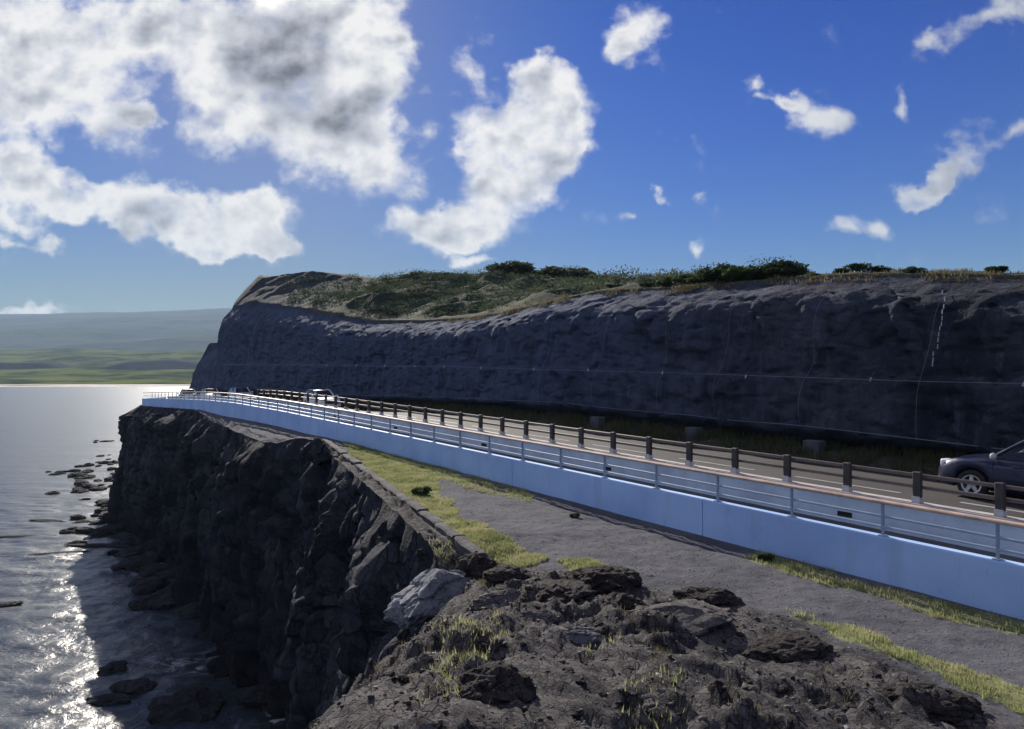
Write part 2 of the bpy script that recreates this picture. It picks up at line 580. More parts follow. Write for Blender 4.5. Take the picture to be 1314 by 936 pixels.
def leaf_mat(name, c1, c2, c3=None, scale=0.8):
    m, N, b = new_mat(name)
    pos = N.n('ShaderNodeNewGeometry').outputs['Position']
    rnd = N.n('ShaderNodeNewGeometry').outputs['Random Per Island']
    col = N.mix(rnd, c1, c2)
    if c3:
        col = N.mix(N.ramp(N.noise(pos, scale, 4, 0.6), 0.42, 0.68), col, c3)
    N.put(b.inputs['Base Color'], col)
    b.inputs['Roughness'].default_value = 0.75
    b.inputs['Specular IOR Level'].default_value = 0.2
    tr = N.n('ShaderNodeBsdfTranslucent', ins={'Color': col})
    mx = N.n('ShaderNodeMixShader', ins={0: 0.45, 1: b.outputs[0], 2: tr.outputs[0]})
    out = [q for q in m.node_tree.nodes if q.type == 'OUTPUT_MATERIAL'][0]
    N.put(out.inputs['Surface'], mx.outputs[0])
    return m


M['leaf'] = leaf_mat('shrub_leaf', (0.018, 0.032, 0.016), (0.045, 0.075, 0.030), (0.07, 0.10, 0.035))
M['leaf_far'] = leaf_mat('hill_scrub_leaf', (0.036, 0.052, 0.034), (0.060, 0.082, 0.046), (0.085, 0.102, 0.055), 0.16)
M['grass'] = leaf_mat('green_grass', (0.19, 0.215, 0.085), (0.36, 0.385, 0.18), (0.42, 0.40, 0.22), 1.2)
M['dry_grass'] = leaf_mat('dry_grass', (0.12, 0.10, 0.06), (0.22, 0.185, 0.11), (0.10, 0.10, 0.05), 0.5)
M['verge_grass'] = leaf_mat('verge_weeds', (0.045, 0.055, 0.022), (0.12, 0.115, 0.055), (0.07, 0.085, 0.03), 0.7)


def water_mat():
    m, N, b = new_mat('sea_water')
    pos = N.n('ShaderNodeNewGeometry').outputs['Position']
    foam = N.n('ShaderNodeAttribute', attribute_name='foam').outputs['Fac']
    fn = N.noise(N.vmath('MULTIPLY', pos, (1, 1.6, 1)), 1.1, 7, 0.7, 0.8)
    fm = N.math('MULTIPLY', foam, N.ramp(fn, 0.50, 0.60))
    N.put(b.inputs['Base Color'], N.mix(fm, (0.022, 0.030, 0.042, 1), (0.72, 0.74, 0.78, 1)))
    N.put(b.inputs['Roughness'], N.math('MULTIPLY_ADD', fm, 0.4, 0.28))
    b.inputs['IOR'].default_value = 1.333
    v = N.vmath('MULTIPLY', pos, (0.55, 1.0, 1.0))
    h = N.math('ADD', N.noise(v, 0.9, 6, 0.62, 0.5), N.math('MULTIPLY', N.noise(v, 0.12, 3, 0.5), 2.5))
    chop = N.n('ShaderNodeAttribute', attribute_name='chop').outputs['Fac']
    h = N.math('ADD', h, N.math('MULTIPLY', chop, N.math('MULTIPLY', N.noise(pos, 1.5, 5, 0.6, 0.8), 2.4)))
    bump(N, b, h, 0.30, 0.30)
    N.put(b.inputs['Roughness'], N.math('MULTIPLY_ADD', chop, 0.05, N.math('MULTIPLY_ADD', fm, 0.4, 0.26)))
    return m


M['water'] = water_mat()


def ground_mat():
    m, N, b = new_mat('headland_ground')
    pos = N.n('ShaderNodeNewGeometry').outputs['Position']
    at = lambda k: N.n('ShaderNodeAttribute', attribute_name=k).outputs['Fac']
    n1 = N.noise(pos, 0.9, 6, 0.62, 0.3)
    n2 = N.noise(pos, 5.0, 6, 0.68, 0.2)
    n3 = N.noise(pos, 26.0, 4, 0.7)
    vor = N.n('ShaderNodeTexVoronoi', ins={'Vector': pos, 'Scale': 16.0}).outputs['Color']
    vs = N.n('ShaderNodeSeparateXYZ', ins={0: vor}).outputs[0]
    grav = N.mix(N.ramp(n1, 0.3, 0.7), (0.070, 0.073, 0.088), (0.110, 0.111, 0.126))
    grav = N.mix(N.math('MULTIPLY', N.ramp(n3, 0.5, 0.75), 0.5), grav, (0.22, 0.22, 0.235))
    grav = N.mix(N.math('MULTIPLY', N.ramp(n2, 0.48, 0.30), 0.55), grav, (0.045, 0.043, 0.047))
    soil = N.mix(N.ramp(n1, 0.38, 0.62), (0.028, 0.027, 0.031), (0.082, 0.076, 0.080))
    soil = N.mix(N.math('MULTIPLY', N.ramp(n2, 0.50, 0.70), 0.55), soil, (0.135, 0.125, 0.122))
    soil = N.mix(N.math('MULTIPLY', N.ramp(n2, 0.46, 0.32), 0.75), soil, (0.020, 0.017, 0.017))
    soil = N.mix(N.math('MULTIPLY', N.ramp(vs, 0.78, 0.95), 0.35), soil, (0.15, 0.143, 0.145))
    soil = N.mix(N.math('MULTIPLY', N.ramp(vs, 0.20, 0.05), 0.6), soil, (0.022, 0.019, 0.019))
    soil = N.mix(N.math('MULTIPLY', N.ramp(n3, 0.56, 0.76), 0.4), soil, (0.19, 0.178, 0.17))
    cr, blk = N.cracks(pos, 2.6)
    cr2, blk2 = N.cracks(pos, 8.0, width=.06)
    soil = N.mix(N.math('MULTIPLY', N.ramp(blk, .55, .95), .45), soil, (0.125, 0.115, 0.112))
    soil = N.mix(N.math('MULTIPLY', N.ramp(blk2, .7, .98), .45), soil, (0.16, 0.15, 0.145))
    soil = N.mix(N.math('MULTIPLY', N.math('MAXIMUM', N.math('MULTIPLY', cr, N.ramp(n1, .4, .6)), N.math('MULTIPLY', cr2, .55)), .8), soil, (0.012, 0.011, 0.012))
    col = N.mix(at('mound'), grav, soil)
    gr = N.mix(N.ramp(n2, 0.35, 0.65), (0.15, 0.165, 0.07), (0.26, 0.265, 0.125))
    gmask = N.math('MULTIPLY', N.math('MULTIPLY', at('grass'), N.math('MULTIPLY_ADD', at('mound'), -1.0, 1.0)), N.ramp(N.math('ADD', N.math('MULTIPLY', n2, 0.9), N.math('MULTIPLY', at('grass'), 0.5)), 0.50, 0.80))
    col = N.mix(gmask, col, gr)
    N.put(b.inputs['Base Color'], col)
    b.inputs['Roughness'].default_value = 0.95
    b.inputs['Specular IOR Level'].default_value = 0.15
    h = N.math('ADD', N.math('ADD', n2, N.math('MULTIPLY', n3, 0.45)), N.math('MULTIPLY', vs, 0.35))
    h = N.math('ADD', h, N.math('MULTIPLY', at('mound'), N.math('SUBTRACT', N.math('MULTIPLY', blk2, .5), N.math('MULTIPLY', cr2, .4))))
    bump(N, b, h, 0.9, 0.05)
    return m


M['ground'] = ground_mat()


def cliff_mat():
    m, N, b = new_mat('road_cliff')
    pos = N.n('ShaderNodeNewGeometry').outputs['Position']
    at = lambda k: N.n('ShaderNodeAttribute', attribute_name=k).outputs['Fac']
    vv = N.vmath('MULTIPLY', pos, (1, 1, 0.30))
    a = N.noise(vv, 0.22, 6, 0.6, 0.5)
    c = N.noise(vv, 1.1, 6, 0.66, 0.3)
    e = N.noise(pos, 5.5, 5, 0.66)
    col = N.mix(N.ramp(a, 0.36, 0.62), (0.014, 0.018, 0.031), (0.040, 0.048, 0.072))
    stv = N.noise(N.vmath('MULTIPLY', pos, (1, 1, 0.07)), 1.6, 6, 0.68, 0.4)
    col = N.mix(N.math('MULTIPLY', N.ramp(stv, 0.52, 0.70), 0.5), col, (0.085, 0.096, 0.130))
    col = N.mix(N.math('MULTIPLY', N.ramp(stv, 0.48, 0.34), 0.65), col, (0.012, 0.013, 0.019))
    col = N.mix(N.math('MULTIPLY', N.ramp(c, 0.52, 0.72), 0.5), col, (0.105, 0.110, 0.138))
    col = N.mix(N.math('MULTIPLY', N.ramp(e, 0.48, 0.3), 0.6), col, (0.018, 0.018, 0.022))
    cr, blk = N.cracks(pos, 0.85, (1, 1, .8))
    cr2, blk2 = N.cracks(pos, 2.6, (1, 1, .8), .05)
    col = N.mix(N.math('MULTIPLY', N.ramp(blk, .4, .95), .16), col, (0.085, 0.092, 0.118))
    col = N.mix(N.math('MULTIPLY', N.ramp(blk2, .6, .98), .16), col, (0.11, 0.114, 0.135))
    col = N.mix(N.math('MULTIPLY', N.math('MAXIMUM', N.math('MULTIPLY', cr, N.ramp(c, .45, .6)), N.math('MULTIPLY', cr2, .35)), .38), col, (0.006, 0.0065, 0.010))
    rust = N.ramp(N.noise(pos, 0.16, 3, 0.5), 0.58, 0.72)
    col = N.mix(N.math('MULTIPLY', rust, 0.45), col, (0.060, 0.048, 0.045))
    col = N.mix(N.math('MULTIPLY', at('haze_veil'), N.ramp(N.math('ADD', N.math('MULTIPLY', c, 0.5), N.math('MULTIPLY', stv, 0.5)), 0.32, 0.66, 0.30, 0.90)), col, (0.070, 0.098, 0.172))     # bluish haze veil over the farther face, painted into the rock colour
    # dry grass and scrub on top
    g = N.mix(N.ramp(N.noise(pos, 0.45, 5, 0.6), 0.38, 0.62), (0.045, 0.058, 0.032), (0.125, 0.118, 0.065))
    g = N.mix(N.math('MULTIPLY', at('hill'), 0.9), g, N.mix(N.ramp(N.noise(pos, 0.3, 5, 0.6), 0.35, 0.65), (0.020, 0.036, 0.028), (0.048, 0.070, 0.046)))
    gm = N.math('MULTIPLY', at('top'), N.ramp(N.math('ADD', N.math('ADD', at('top'), N.math('MULTIPLY', at('hill'), 0.5)), N.math('MULTIPLY', N.math('SUBTRACT', e, 0.5), 0.9)), 0.35, 0.6))
    col = N.mix(gm, col, g)
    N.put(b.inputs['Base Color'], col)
    b.inputs['Roughness'].default_value = 0.95
    b.inputs['Specular IOR Level'].default_value = 0.15
    hh = N.math('ADD', N.math('ADD', c, N.math('MULTIPLY', e, 0.4)), N.math('MULTIPLY', blk2, .12))
    bump(N, b, N.math('SUBTRACT', hh, N.math('MULTIPLY', cr2, .10)), 0.9, 0.22)
    return m


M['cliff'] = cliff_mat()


def far_mat(name, stops, scale):
    m, N, b = new_mat(name)
    pos = N.n('ShaderNodeNewGeometry').outputs['Position']
    v = N.vmath('MULTIPLY', pos, (1, 1, 2.5))
    a = N.noise(v, scale, 7, 0.62, 0.4)
    c = N.noise(v, scale * 6, 5, 0.65)
    col = N.mix(N.ramp(a, 0.38, 0.60), stops[0], stops[1])
    col = N.mix(N.math('MULTIPLY', N.ramp(c, 0.5, 0.7), 0.6), col, stops[2])
    N.put(b.inputs['Base Color'], col)
    b.inputs['Roughness'].default_value = 1.0
    b.inputs['Specular IOR Level'].default_value = 0.0
    return m


M['mountain'] = far_mat('mountain_slopes', ((0.07, 0.08, 0.075), (0.11, 0.12, 0.10), (0.17, 0.165, 0.15)), 0.0022)
M['coast'] = far_mat('coast_plain', ((0.028, 0.044, 0.014), (0.135, 0.155, 0.042), (0.17, 0.16, 0.065)), 0.009)
M['dark_coast'] = far_mat('dark_coast', ((0.05, 0.05, 0.055), (0.08, 0.075, 0.075), (0.12, 0.11, 0.10)), 0.01)
M['sand'] = simple('beach_sand', (0.42, 0.39, 0.34), 0.9, var=0.15, scale=0.05)

# ================================================================== SETTING
# ---- sea
def axis(fine0, fine1, step, lo, hi, g=1.18):
    a = list(np.arange(fine0, fine1, step))
    st, x = step, fine0
    left = []
    while x > lo:
        st *= g
        x -= st
        left.append(x)
    st, x = step, a[-1]
    right = []
    while x < hi:
        st *= g
        x += st
        right.append(x)
    return np.array(left[::-1] + a + right)


# ---- sea cliff edge as t(s)
E_S = [-60, -25, -8, -3.2, 1.7, 4.54, 6.07, 7.4, 8.8, 9.5, 10.8, 11.9, 20, 32, 34.5, 37, 42, 50, 62, 84, 160]
E_T = [-22, -14, -8.5, -5.9, -2.5, .46, 1.76, 2.45, 3.64, 4.5, 5.36, 6.8, 8.75, 11.45, 11.2, 10.7, 10.9, 11.5, 12.15, 12.2, 12.2]


def t_edge(s):
    return np.interp(s, E_S, E_T)


def mound_tb(s):
    return np.interp(s, [-60, -25, -6, .4, 3.6, 6.7, 10.1, 11.85, 13.5, 16], [5.5, 6, 7.0, 7.7, 9.0, 9.6, 8.6, 7.5, 4, -5])


def ground_z(s, t, rough=True):
    s, t = np.broadcast_arrays(np.asarray(s, float), np.asarray(t, float))
    z = TERRACE + zp(s)
    d = np.maximum(mound_tb(s) - t, 0)
    h = 0.040 * d + 0.0155 * d * d
    z = z + np.minimum(h, 3.2)
    de = np.maximum(t - t_edge(s), 0)
    near = sm(13.5, 10.5, s)
    z = z - near * 1.25 * np.exp(-de / 0.9)
    z = z - sm(33, 37, s) * 0.55 * np.exp(-de / 0.8) * sm(60, 50, s)
    if rough:
        xy = ST(s, t)
        p = np.concatenate([xy, np.zeros(xy.shape[:-1] + (1,))], -1)
        m = np.maximum(sm(0.0, 1.2, d), sm(12, 13, s) * sm(0.42, 0.30, de))
        pw = p + np.stack([fbm(p * 1.3 + 50, 3), fbm(p * 1.3 + 70, 3), 0 * p[..., 0]], -1) * .35
        r1, e1, t1 = worley(pw * np.array([1.25, 1.25, 1]) + 3, 3)
        t1 = np.clip(t1, -.42, .42)
        r2, e2, t2 = worley(pw * np.array([3.6, 3.6, 1]) + 11, 4)
        pick = sm(-.15, .1, fbm(p * .5 + 80, 3))
        blk = ((r1 - .5) * .17 + t1 * .22 - .08 * sm(.09, 0, e1)) * pick + ((r2 - .5) * .08 + t2 * .11 - .03 * sm(.1, 0, e2)) * (0.35 + .65 * pick)
        r = blk + fbm(p * 0.55, 5) * 0.27 + fbm(p * 1.6 + 5, 5, ridged=True) * 0.07 + fbm(p * 5.0 + 9, 4) * 0.035
        g = fbm(p * 0.6 + 3, 4) * 0.10 + fbm(p * 4 + 3, 4) * 0.035
        wall = sm(12.5, 11.8, t)
        z = z + (m * r + (1 - m) * g) * (0.15 + 0.85 * wall) * (0.35 + 0.65 * sm(0, 0.4, de))
    return z


def in_poly(px, py, poly):
    inside = np.zeros(px.shape, bool)
    n = len(poly)
    for i in range(n):
        x0, y0 = poly[i]
        x1, y1 = poly[(i + 1) % n]
        c = ((y0 > py) != (y1 > py)) & (px < (x1 - x0) * (py - y0) / (y1 - y0 + 1e-9) + x0)
        inside ^= c
    return inside


# grass patches, ground outlines as seen from the viewpoint, dropped onto the terrace
GRASS = [
    [(438, 568), (462, 570), (520, 592), (560, 612), (566, 640), (605, 668), (655, 694), (705, 716), (660, 728), (618, 722), (580, 694), (520, 645), (475, 606)],
    [(715, 718), (765, 722), (780, 730), (735, 735)],
    [(1015, 778), (1060, 800), (1120, 812), (1180, 836), (1314, 880), (1420, 915), (1420, 975), (1314, 915), (1230, 880), (1150, 850), (1080, 820)],
    [(975, 705), (1060, 735), (1170, 762), (1420, 820), (1420, 845), (1200, 790), (1090, 760), (960, 720)],
    [(470, 575), (560, 596), (620, 612), (690, 636), (680, 645), (600, 625), (520, 600)],
]
TUFTS = [[(528, 690), (580, 700), (584, 728), (550, 735)], [(500, 675), (530, 680), (525, 700), (505, 700)],
         [(560, 800), (650, 800), (640, 900), (545, 905)], [(800, 880), (870, 870), (880, 936), (810, 936)], [(760, 820), (800, 815), (790, 840), (755, 840)]]


def masks(s, t, z):
    xy = ST(s, t)
    px, py = proj(xy[..., 0], xy[..., 1], z)
    p = np.concatenate([xy, np.zeros(xy.shape[:-1] + (1,))], -1)
    jx, jy = fbm(p * 1.1, 5) * 34, fbm(p * 1.1 + 40, 5) * 16
    far = np.clip(12 / np.maximum(xy[..., 1], 3), 0.3, 1.5)
    ok = xy[..., 1] > 1
    g = np.zeros(px.shape)
    for k, poly in enumerate(GRASS):
        g = np.maximum(g, in_poly(px + jx * far, py + jy * far, poly) * ok * (0.45 if k == 4 else 0.8 if k == 3 else 1.0))
    for poly in TUFTS:
        g = np.maximum(g, 0.28 * in_poly(px + jx * far, py + jy * far, poly) * ok)
    return g


def build_headland():
    ss = np.concatenate([np.arange(-24, 2, 0.30), np.arange(2, 14.5, 0.075), np.arange(14.5, 36, 0.16), np.arange(36, 66, 0.5)])
    vv = np.concatenate([np.linspace(0, 1, 150)])
    S, V = np.meshgrid(ss, vv, indexing='ij')
    te = t_edge(S)
    T = te + V * (12.46 - te)
    z = ground_z(S, T)
    xy = ST(S, T)
    d = mound_tb(S) - T
    p = np.concatenate([xy, np.zeros(xy.shape[:-1] + (1,))], -1)
    mo = np.maximum(sm(-0.25, 0.55, d + fbm(p * 1.2, 4) * 1.0), sm(11, 12, S) * sm(0.5, 0.35, T - te) * sm(34, 32, S))
    g = masks(S, T, z)
    co = np.concatenate([xy, z[..., None]], -1).reshape(-1, 3)
    me = mesh_from('headland', co, grid_faces(len(ss), len(vv)), M['ground'], True, {'mound': mo, 'grass': g})
    o = add('headland_ground', me)
    o['kind'] = 'structure'
    return o


build_headland()

# ---- sea cliff under the edge
CL_S = np.concatenate([np.arange(-24, 2, 0.8), np.arange(2, 14, 0.13), np.arange(14, 60, 0.20), np.arange(60, 130, 0.30)])
_exy = ST(CL_S, t_edge(CL_S))
_tan = np.gradient(_exy, axis=0)
for _ in range(14):
    _tan[1:-1] = (_tan[:-2] + _tan[1:-1] * 2 + _tan[2:]) / 4
_tan /= np.linalg.norm(_tan, axis=1)[:, None]
_out = np.stack([-_tan[:, 1], _tan[:, 0]], -1)          # left of travel = seaward
CL_Z = ground_z(CL_S, t_edge(CL_S))


def cliff_off(h, s):
    """how far the face stands out seaward at drop h below the edge"""
    sh = np.interp(s, [-24, 0, 6, 9.5, 10.5, 12, 16, 26, 32, 36, 50, 70, 88, 130], [3, 3, 2.2, 1.0, .3, .5, .6, .3, .2, .1, .1, .5, 1.0, .8])
    toe = np.interp(s, [-24, 6, 12, 30, 45, 62, 75, 130], [7, 5.5, 1.4, .4, .2, .2, .5, .4])
    return sh * sm(-0.1, 1.7, h) + toe * np.clip(h / 13, 0, 1.2) ** 1.6


def build_sea_cliff():
    nv = 110
    v = np.linspace(0, 1, nv)
    H = (CL_Z[:, None] + 2.2) * v[None, :] ** 1.15
    S = np.broadcast_to(CL_S[:, None], H.shape)
    off = cliff_off(H, S)
    xy = _exy[:, None, :] + _out[:, None, :] * off[..., None]
    z = CL_Z[:, None] - H
    p = np.concatenate([xy, z[..., None]], -1)
    q = p * np.array([1, 1, 0.45])
    n = fbm(q * 0.16, 4) * 1.6 + fbm(q * 0.45 + 7, 5, ridged=True) * 0.75 + fbm(p * 1.3 + 3, 5, ridged=True) * 0.38 + fbm(p * 5 + 3, 3) * 0.06
    r1, e1, t1 = worley(p * np.array([.42, .42, .20]) + fbm(p * .5, 3)[..., None] * .25, 1)
    r2, e2, t2 = worley(p * np.array([1.1, 1.1, .55]) + 7, 2)
    n = n * 0.62 + (r1 - .5) * 1.15 + t1 * .8 - .55 * sm(.10, 0, e1) + (r2 - .5) * .42 + t2 * .35 - .22 * sm(.10, 0, e2)
    wgt = sm(0.0, 1.3, H) * 0.8 + 0.2 * sm(0, .3, H)
    dn = n * wgt
    xy = xy + _out[:, None, :] * dn[..., None]
    z = z + fbm(p * 0.9 + 21, 4) * 0.35 * sm(0, 1.5, H)
    co = np.concatenate([xy, z[..., None]], -1).reshape(-1, 3)
    me = mesh_from('sea_cliff', co, grid_faces(len(CL_S), nv)[:, ::-1].copy(), M['sea_cliff'], False)
    o = add('sea_cliff', me)
    o['kind'] = 'structure'
    return xy, z


cl_xy, cl_z = build_sea_cliff()
# waterline of the cliff, for foam and boulders
shore = []
for i in range(len(CL_S)):
    k = int(np.argmin(np.abs(cl_z[i])))
    shore.append(cl_xy[i, k])
shore = np.array(shore)


def build_sea():
    xs = axis(-58, 2, 0.34, -6000, 6000)
    ys = axis(24, 120, 0.36, -1500, 4200)
    X, Y = np.meshgrid(xs, ys, indexing='ij')
    fade = np.exp(-np.maximum(Y - 90, 0) / 60) * np.exp(-np.maximum(np.abs(X + 28) - 32, 0) / 40)
    fine = (np.abs(X + 28) < 90) & (Y > 0) & (Y < 220)
    z = np.zeros_like(X)
    foam = np.zeros_like(X)
    P = np.stack([X[fine], Y[fine], 0 * X[fine]], -1)
    w = fbm(P * np.array([.10, .22, 1]), 3) * 0.22 + fbm(P * np.array([.45, .8, 1]) + 9, 4) * 0.13
    z[fine] = w * fade[fine]
    sel = shore[(CL_S > 4) & (CL_S < 100)][::3]
    d = np.full(len(P), 1e9)
    for q in sel:
        d = np.minimum(d, (P[:, 0] - q[0]) ** 2 + (P[:, 1] - q[1]) ** 2)
    d = np.sqrt(d)
    f = np.exp(-(d / 2.6) ** 2)
    foam[fine] = f * sm(-0.1, 0.5, fbm(P * 0.09 + 4, 3))
    chop = np.zeros_like(X)
    chop[fine] = sm(13, 3, d) * sm(74, 62, P[:, 1]) * (0.6 + 0.8 * fbm(P * .15 + 60, 3))
    z[fine] += chop[fine] * fbm(P * 0.9 + 70, 4) * 0.30
    co = np.stack([X, Y, z], -1).reshape(-1, 3)
    me = mesh_from('sea', co, grid_faces(len(xs), len(ys)), M['water'], True, {'foam': foam, 'chop': np.clip(chop, 0, 1)})
    add('sea', me)['kind'] = 'structure'


build_sea()

# ---- road, walkway, verge
S_LONG = np.concatenate([np.arange(-26, 84, 1.0), np.arange(84, 128, 1.0)])


def strip(name, s_arr, ts, zs, mat, kind='structure', smooth=True):
    V = np.zeros((len(s_arr), len(ts), 3))
    for j, t in enumerate(ts):
        V[:, j, :2] = ST(s_arr, t)
        V[:, j, 2] = zs[j](s_arr) if callable(zs[j]) else zs[j]
    me = mesh_from(name, V.reshape(-1, 3), grid_faces(len(s_arr), len(ts))[:, ::-1].copy(), mat, smooth)
    o = add(name, me)
    if kind:
        o['kind'] = kind
    return o


def far_edge(s):
    return np.interp(s, [0, 50, 90], [21.6, 21.6, 19.9])


def t_base(s):
    return np.interp(s, [0, 50, 88, 130], [23.9, 23.7, 20.6, 20.4])


def var_strip(name, s_arr, tl, th, z0, z1, mat, nt=2):
    V = np.zeros((len(s_arr), nt, 3))
    for j in range(nt):
        f = j / (nt - 1)
        t = tl(s_arr) * (1 - f) + th(s_arr) * f
        V[:, j, :2] = ST(s_arr, t)
        V[:, j, 2] = z0(s_arr) * (1 - f) + z1(s_arr) * f
    me = mesh_from(name, V.reshape(-1, 3), grid_faces(len(s_arr), nt)[:, ::-1].copy(), mat, True)
    o = add(name, me)
    o['kind'] = 'structure'
    return o


walk_z = lambda s: WALK + zp(s) - 0.35 * sm(36, 56, s)
strip('walkway', S_LONG, [12.6, 15.02], [walk_z, walk_z], M['path'])
var_strip('road', S_LONG, lambda s: 15.3 + 0 * s, far_edge, road_z, road_z, M['asphalt'])


def marking(s0, s1, t, w):
    sa = np.arange(s0, s1 + 1e-6, (s1 - s0) / max(1, round((s1 - s0) / 1.0)))
    return sweep('road_marking', sa, [(t - w / 2, .004), (t + w / 2, .004), (t + w / 2, .007), (t - w / 2, .007)], road_z, M['paint'])


for k, s0 in enumerate(np.arange(-12.2, 90, 4.4)):
    mk = marking(s0, s0 + 3.0, 18.65, 0.13)
    mk['kind'] = 'structure'


def build_verge():
    sa = np.arange(-26, 124, 0.35)
    f = np.linspace(0, 1, 16)
    S, Fv = np.meshgrid(sa, f, indexing='ij')
    T = far_edge(S) - 0.02 + Fv * (t_base(S) + 1.2 - far_edge(S))
    xy = ST(S, T)
    p = np.concatenate([xy, 0 * S[..., None]], -1)
    z = road_z(S) - 0.02 + 0.34 * sm(0, .9, Fv) + (fbm(p * 0.8, 4) * 0.16 + fbm(p * 4, 3) * 0.05) * sm(0, .2, Fv)
    co = np.concatenate([xy, z[..., None]], -1).reshape(-1, 3)
    m = rock_mat('verge_earth', (0.030, 0.027, 0.024), (0.06, 0.055, 0.045), (0.11, 0.10, 0.08), 2.0, .7, .06)
    me = mesh_from('verge', co, grid_faces(len(sa), len(f))[:, ::-1].copy(), m, True)
    add('verge', me)['kind'] = 'structure'


build_verge()

# ---- land cliff and hill behind it
LIP = [(200, 505), (245, 500), (250, 452), (262, 440), (270, 420), (280, 405), (300, 392), (320, 390), (340, 390), (370, 393), (400, 397), (440, 405), (480, 411), (540, 411), (600, 408), (640, 402),
       (680, 393), (720, 383), (770, 373), (820, 370), (880, 368), (940, 362), (1000, 357), (1100, 351), (1200, 351), (1314, 353), (1500, 355), (4000, 380)]
CREST = [(200, 505), (245, 500), (250, 445), (262, 430), (270, 402), (280, 380), (290, 371), (300, 366), (330, 356), (380, 350), (400, 348), (440, 353), (500, 360), (540, 358), (560, 356), (640, 353), (700, 352), (750, 358),
         (770, 367), (820, 370), (880, 367), (940, 362), (1000, 357), (1100, 351), (1200, 351), (1314, 353), (1500, 356), (4000, 382)]
SEAM = np.array([(200, 470), (250, 468), (420, 469), (600, 471), (770, 476), (930, 481), (1070, 486), (1200, 489), (1320, 492), (1600, 500)], float)
LIP, CREST = np.array(LIP, float), np.array(CREST, float)


def sight_z(s, t, table):
    xy = ST(s, t)
    px = 657 + F * xy[..., 0] / np.maximum(xy[..., 1], 3)
    py = np.interp(px, table[:, 0], table[:, 1])
    return CZ + (478 - py) / F * np.maximum(xy[..., 1], 14)


def t_lip(s):
    return t_base(s) + np.interp(s, [-26, 10, 60, 84, 94, 105], [3.4, 3.2, 2.6, 2.2, 1.6, 1.6])


def t_crest(s):
    return t_lip(s) + np.interp(s, [-26, 22, 33, 60, 74, 84, 92, 110], [9, 9, 20, 22, 11, 6, 3, 3])


CS = np.concatenate([np.arange(-26, 60, 0.21), np.arange(60, 122, 0.30)])
NF, NB, NH, NE = 92, 8, 46, 6


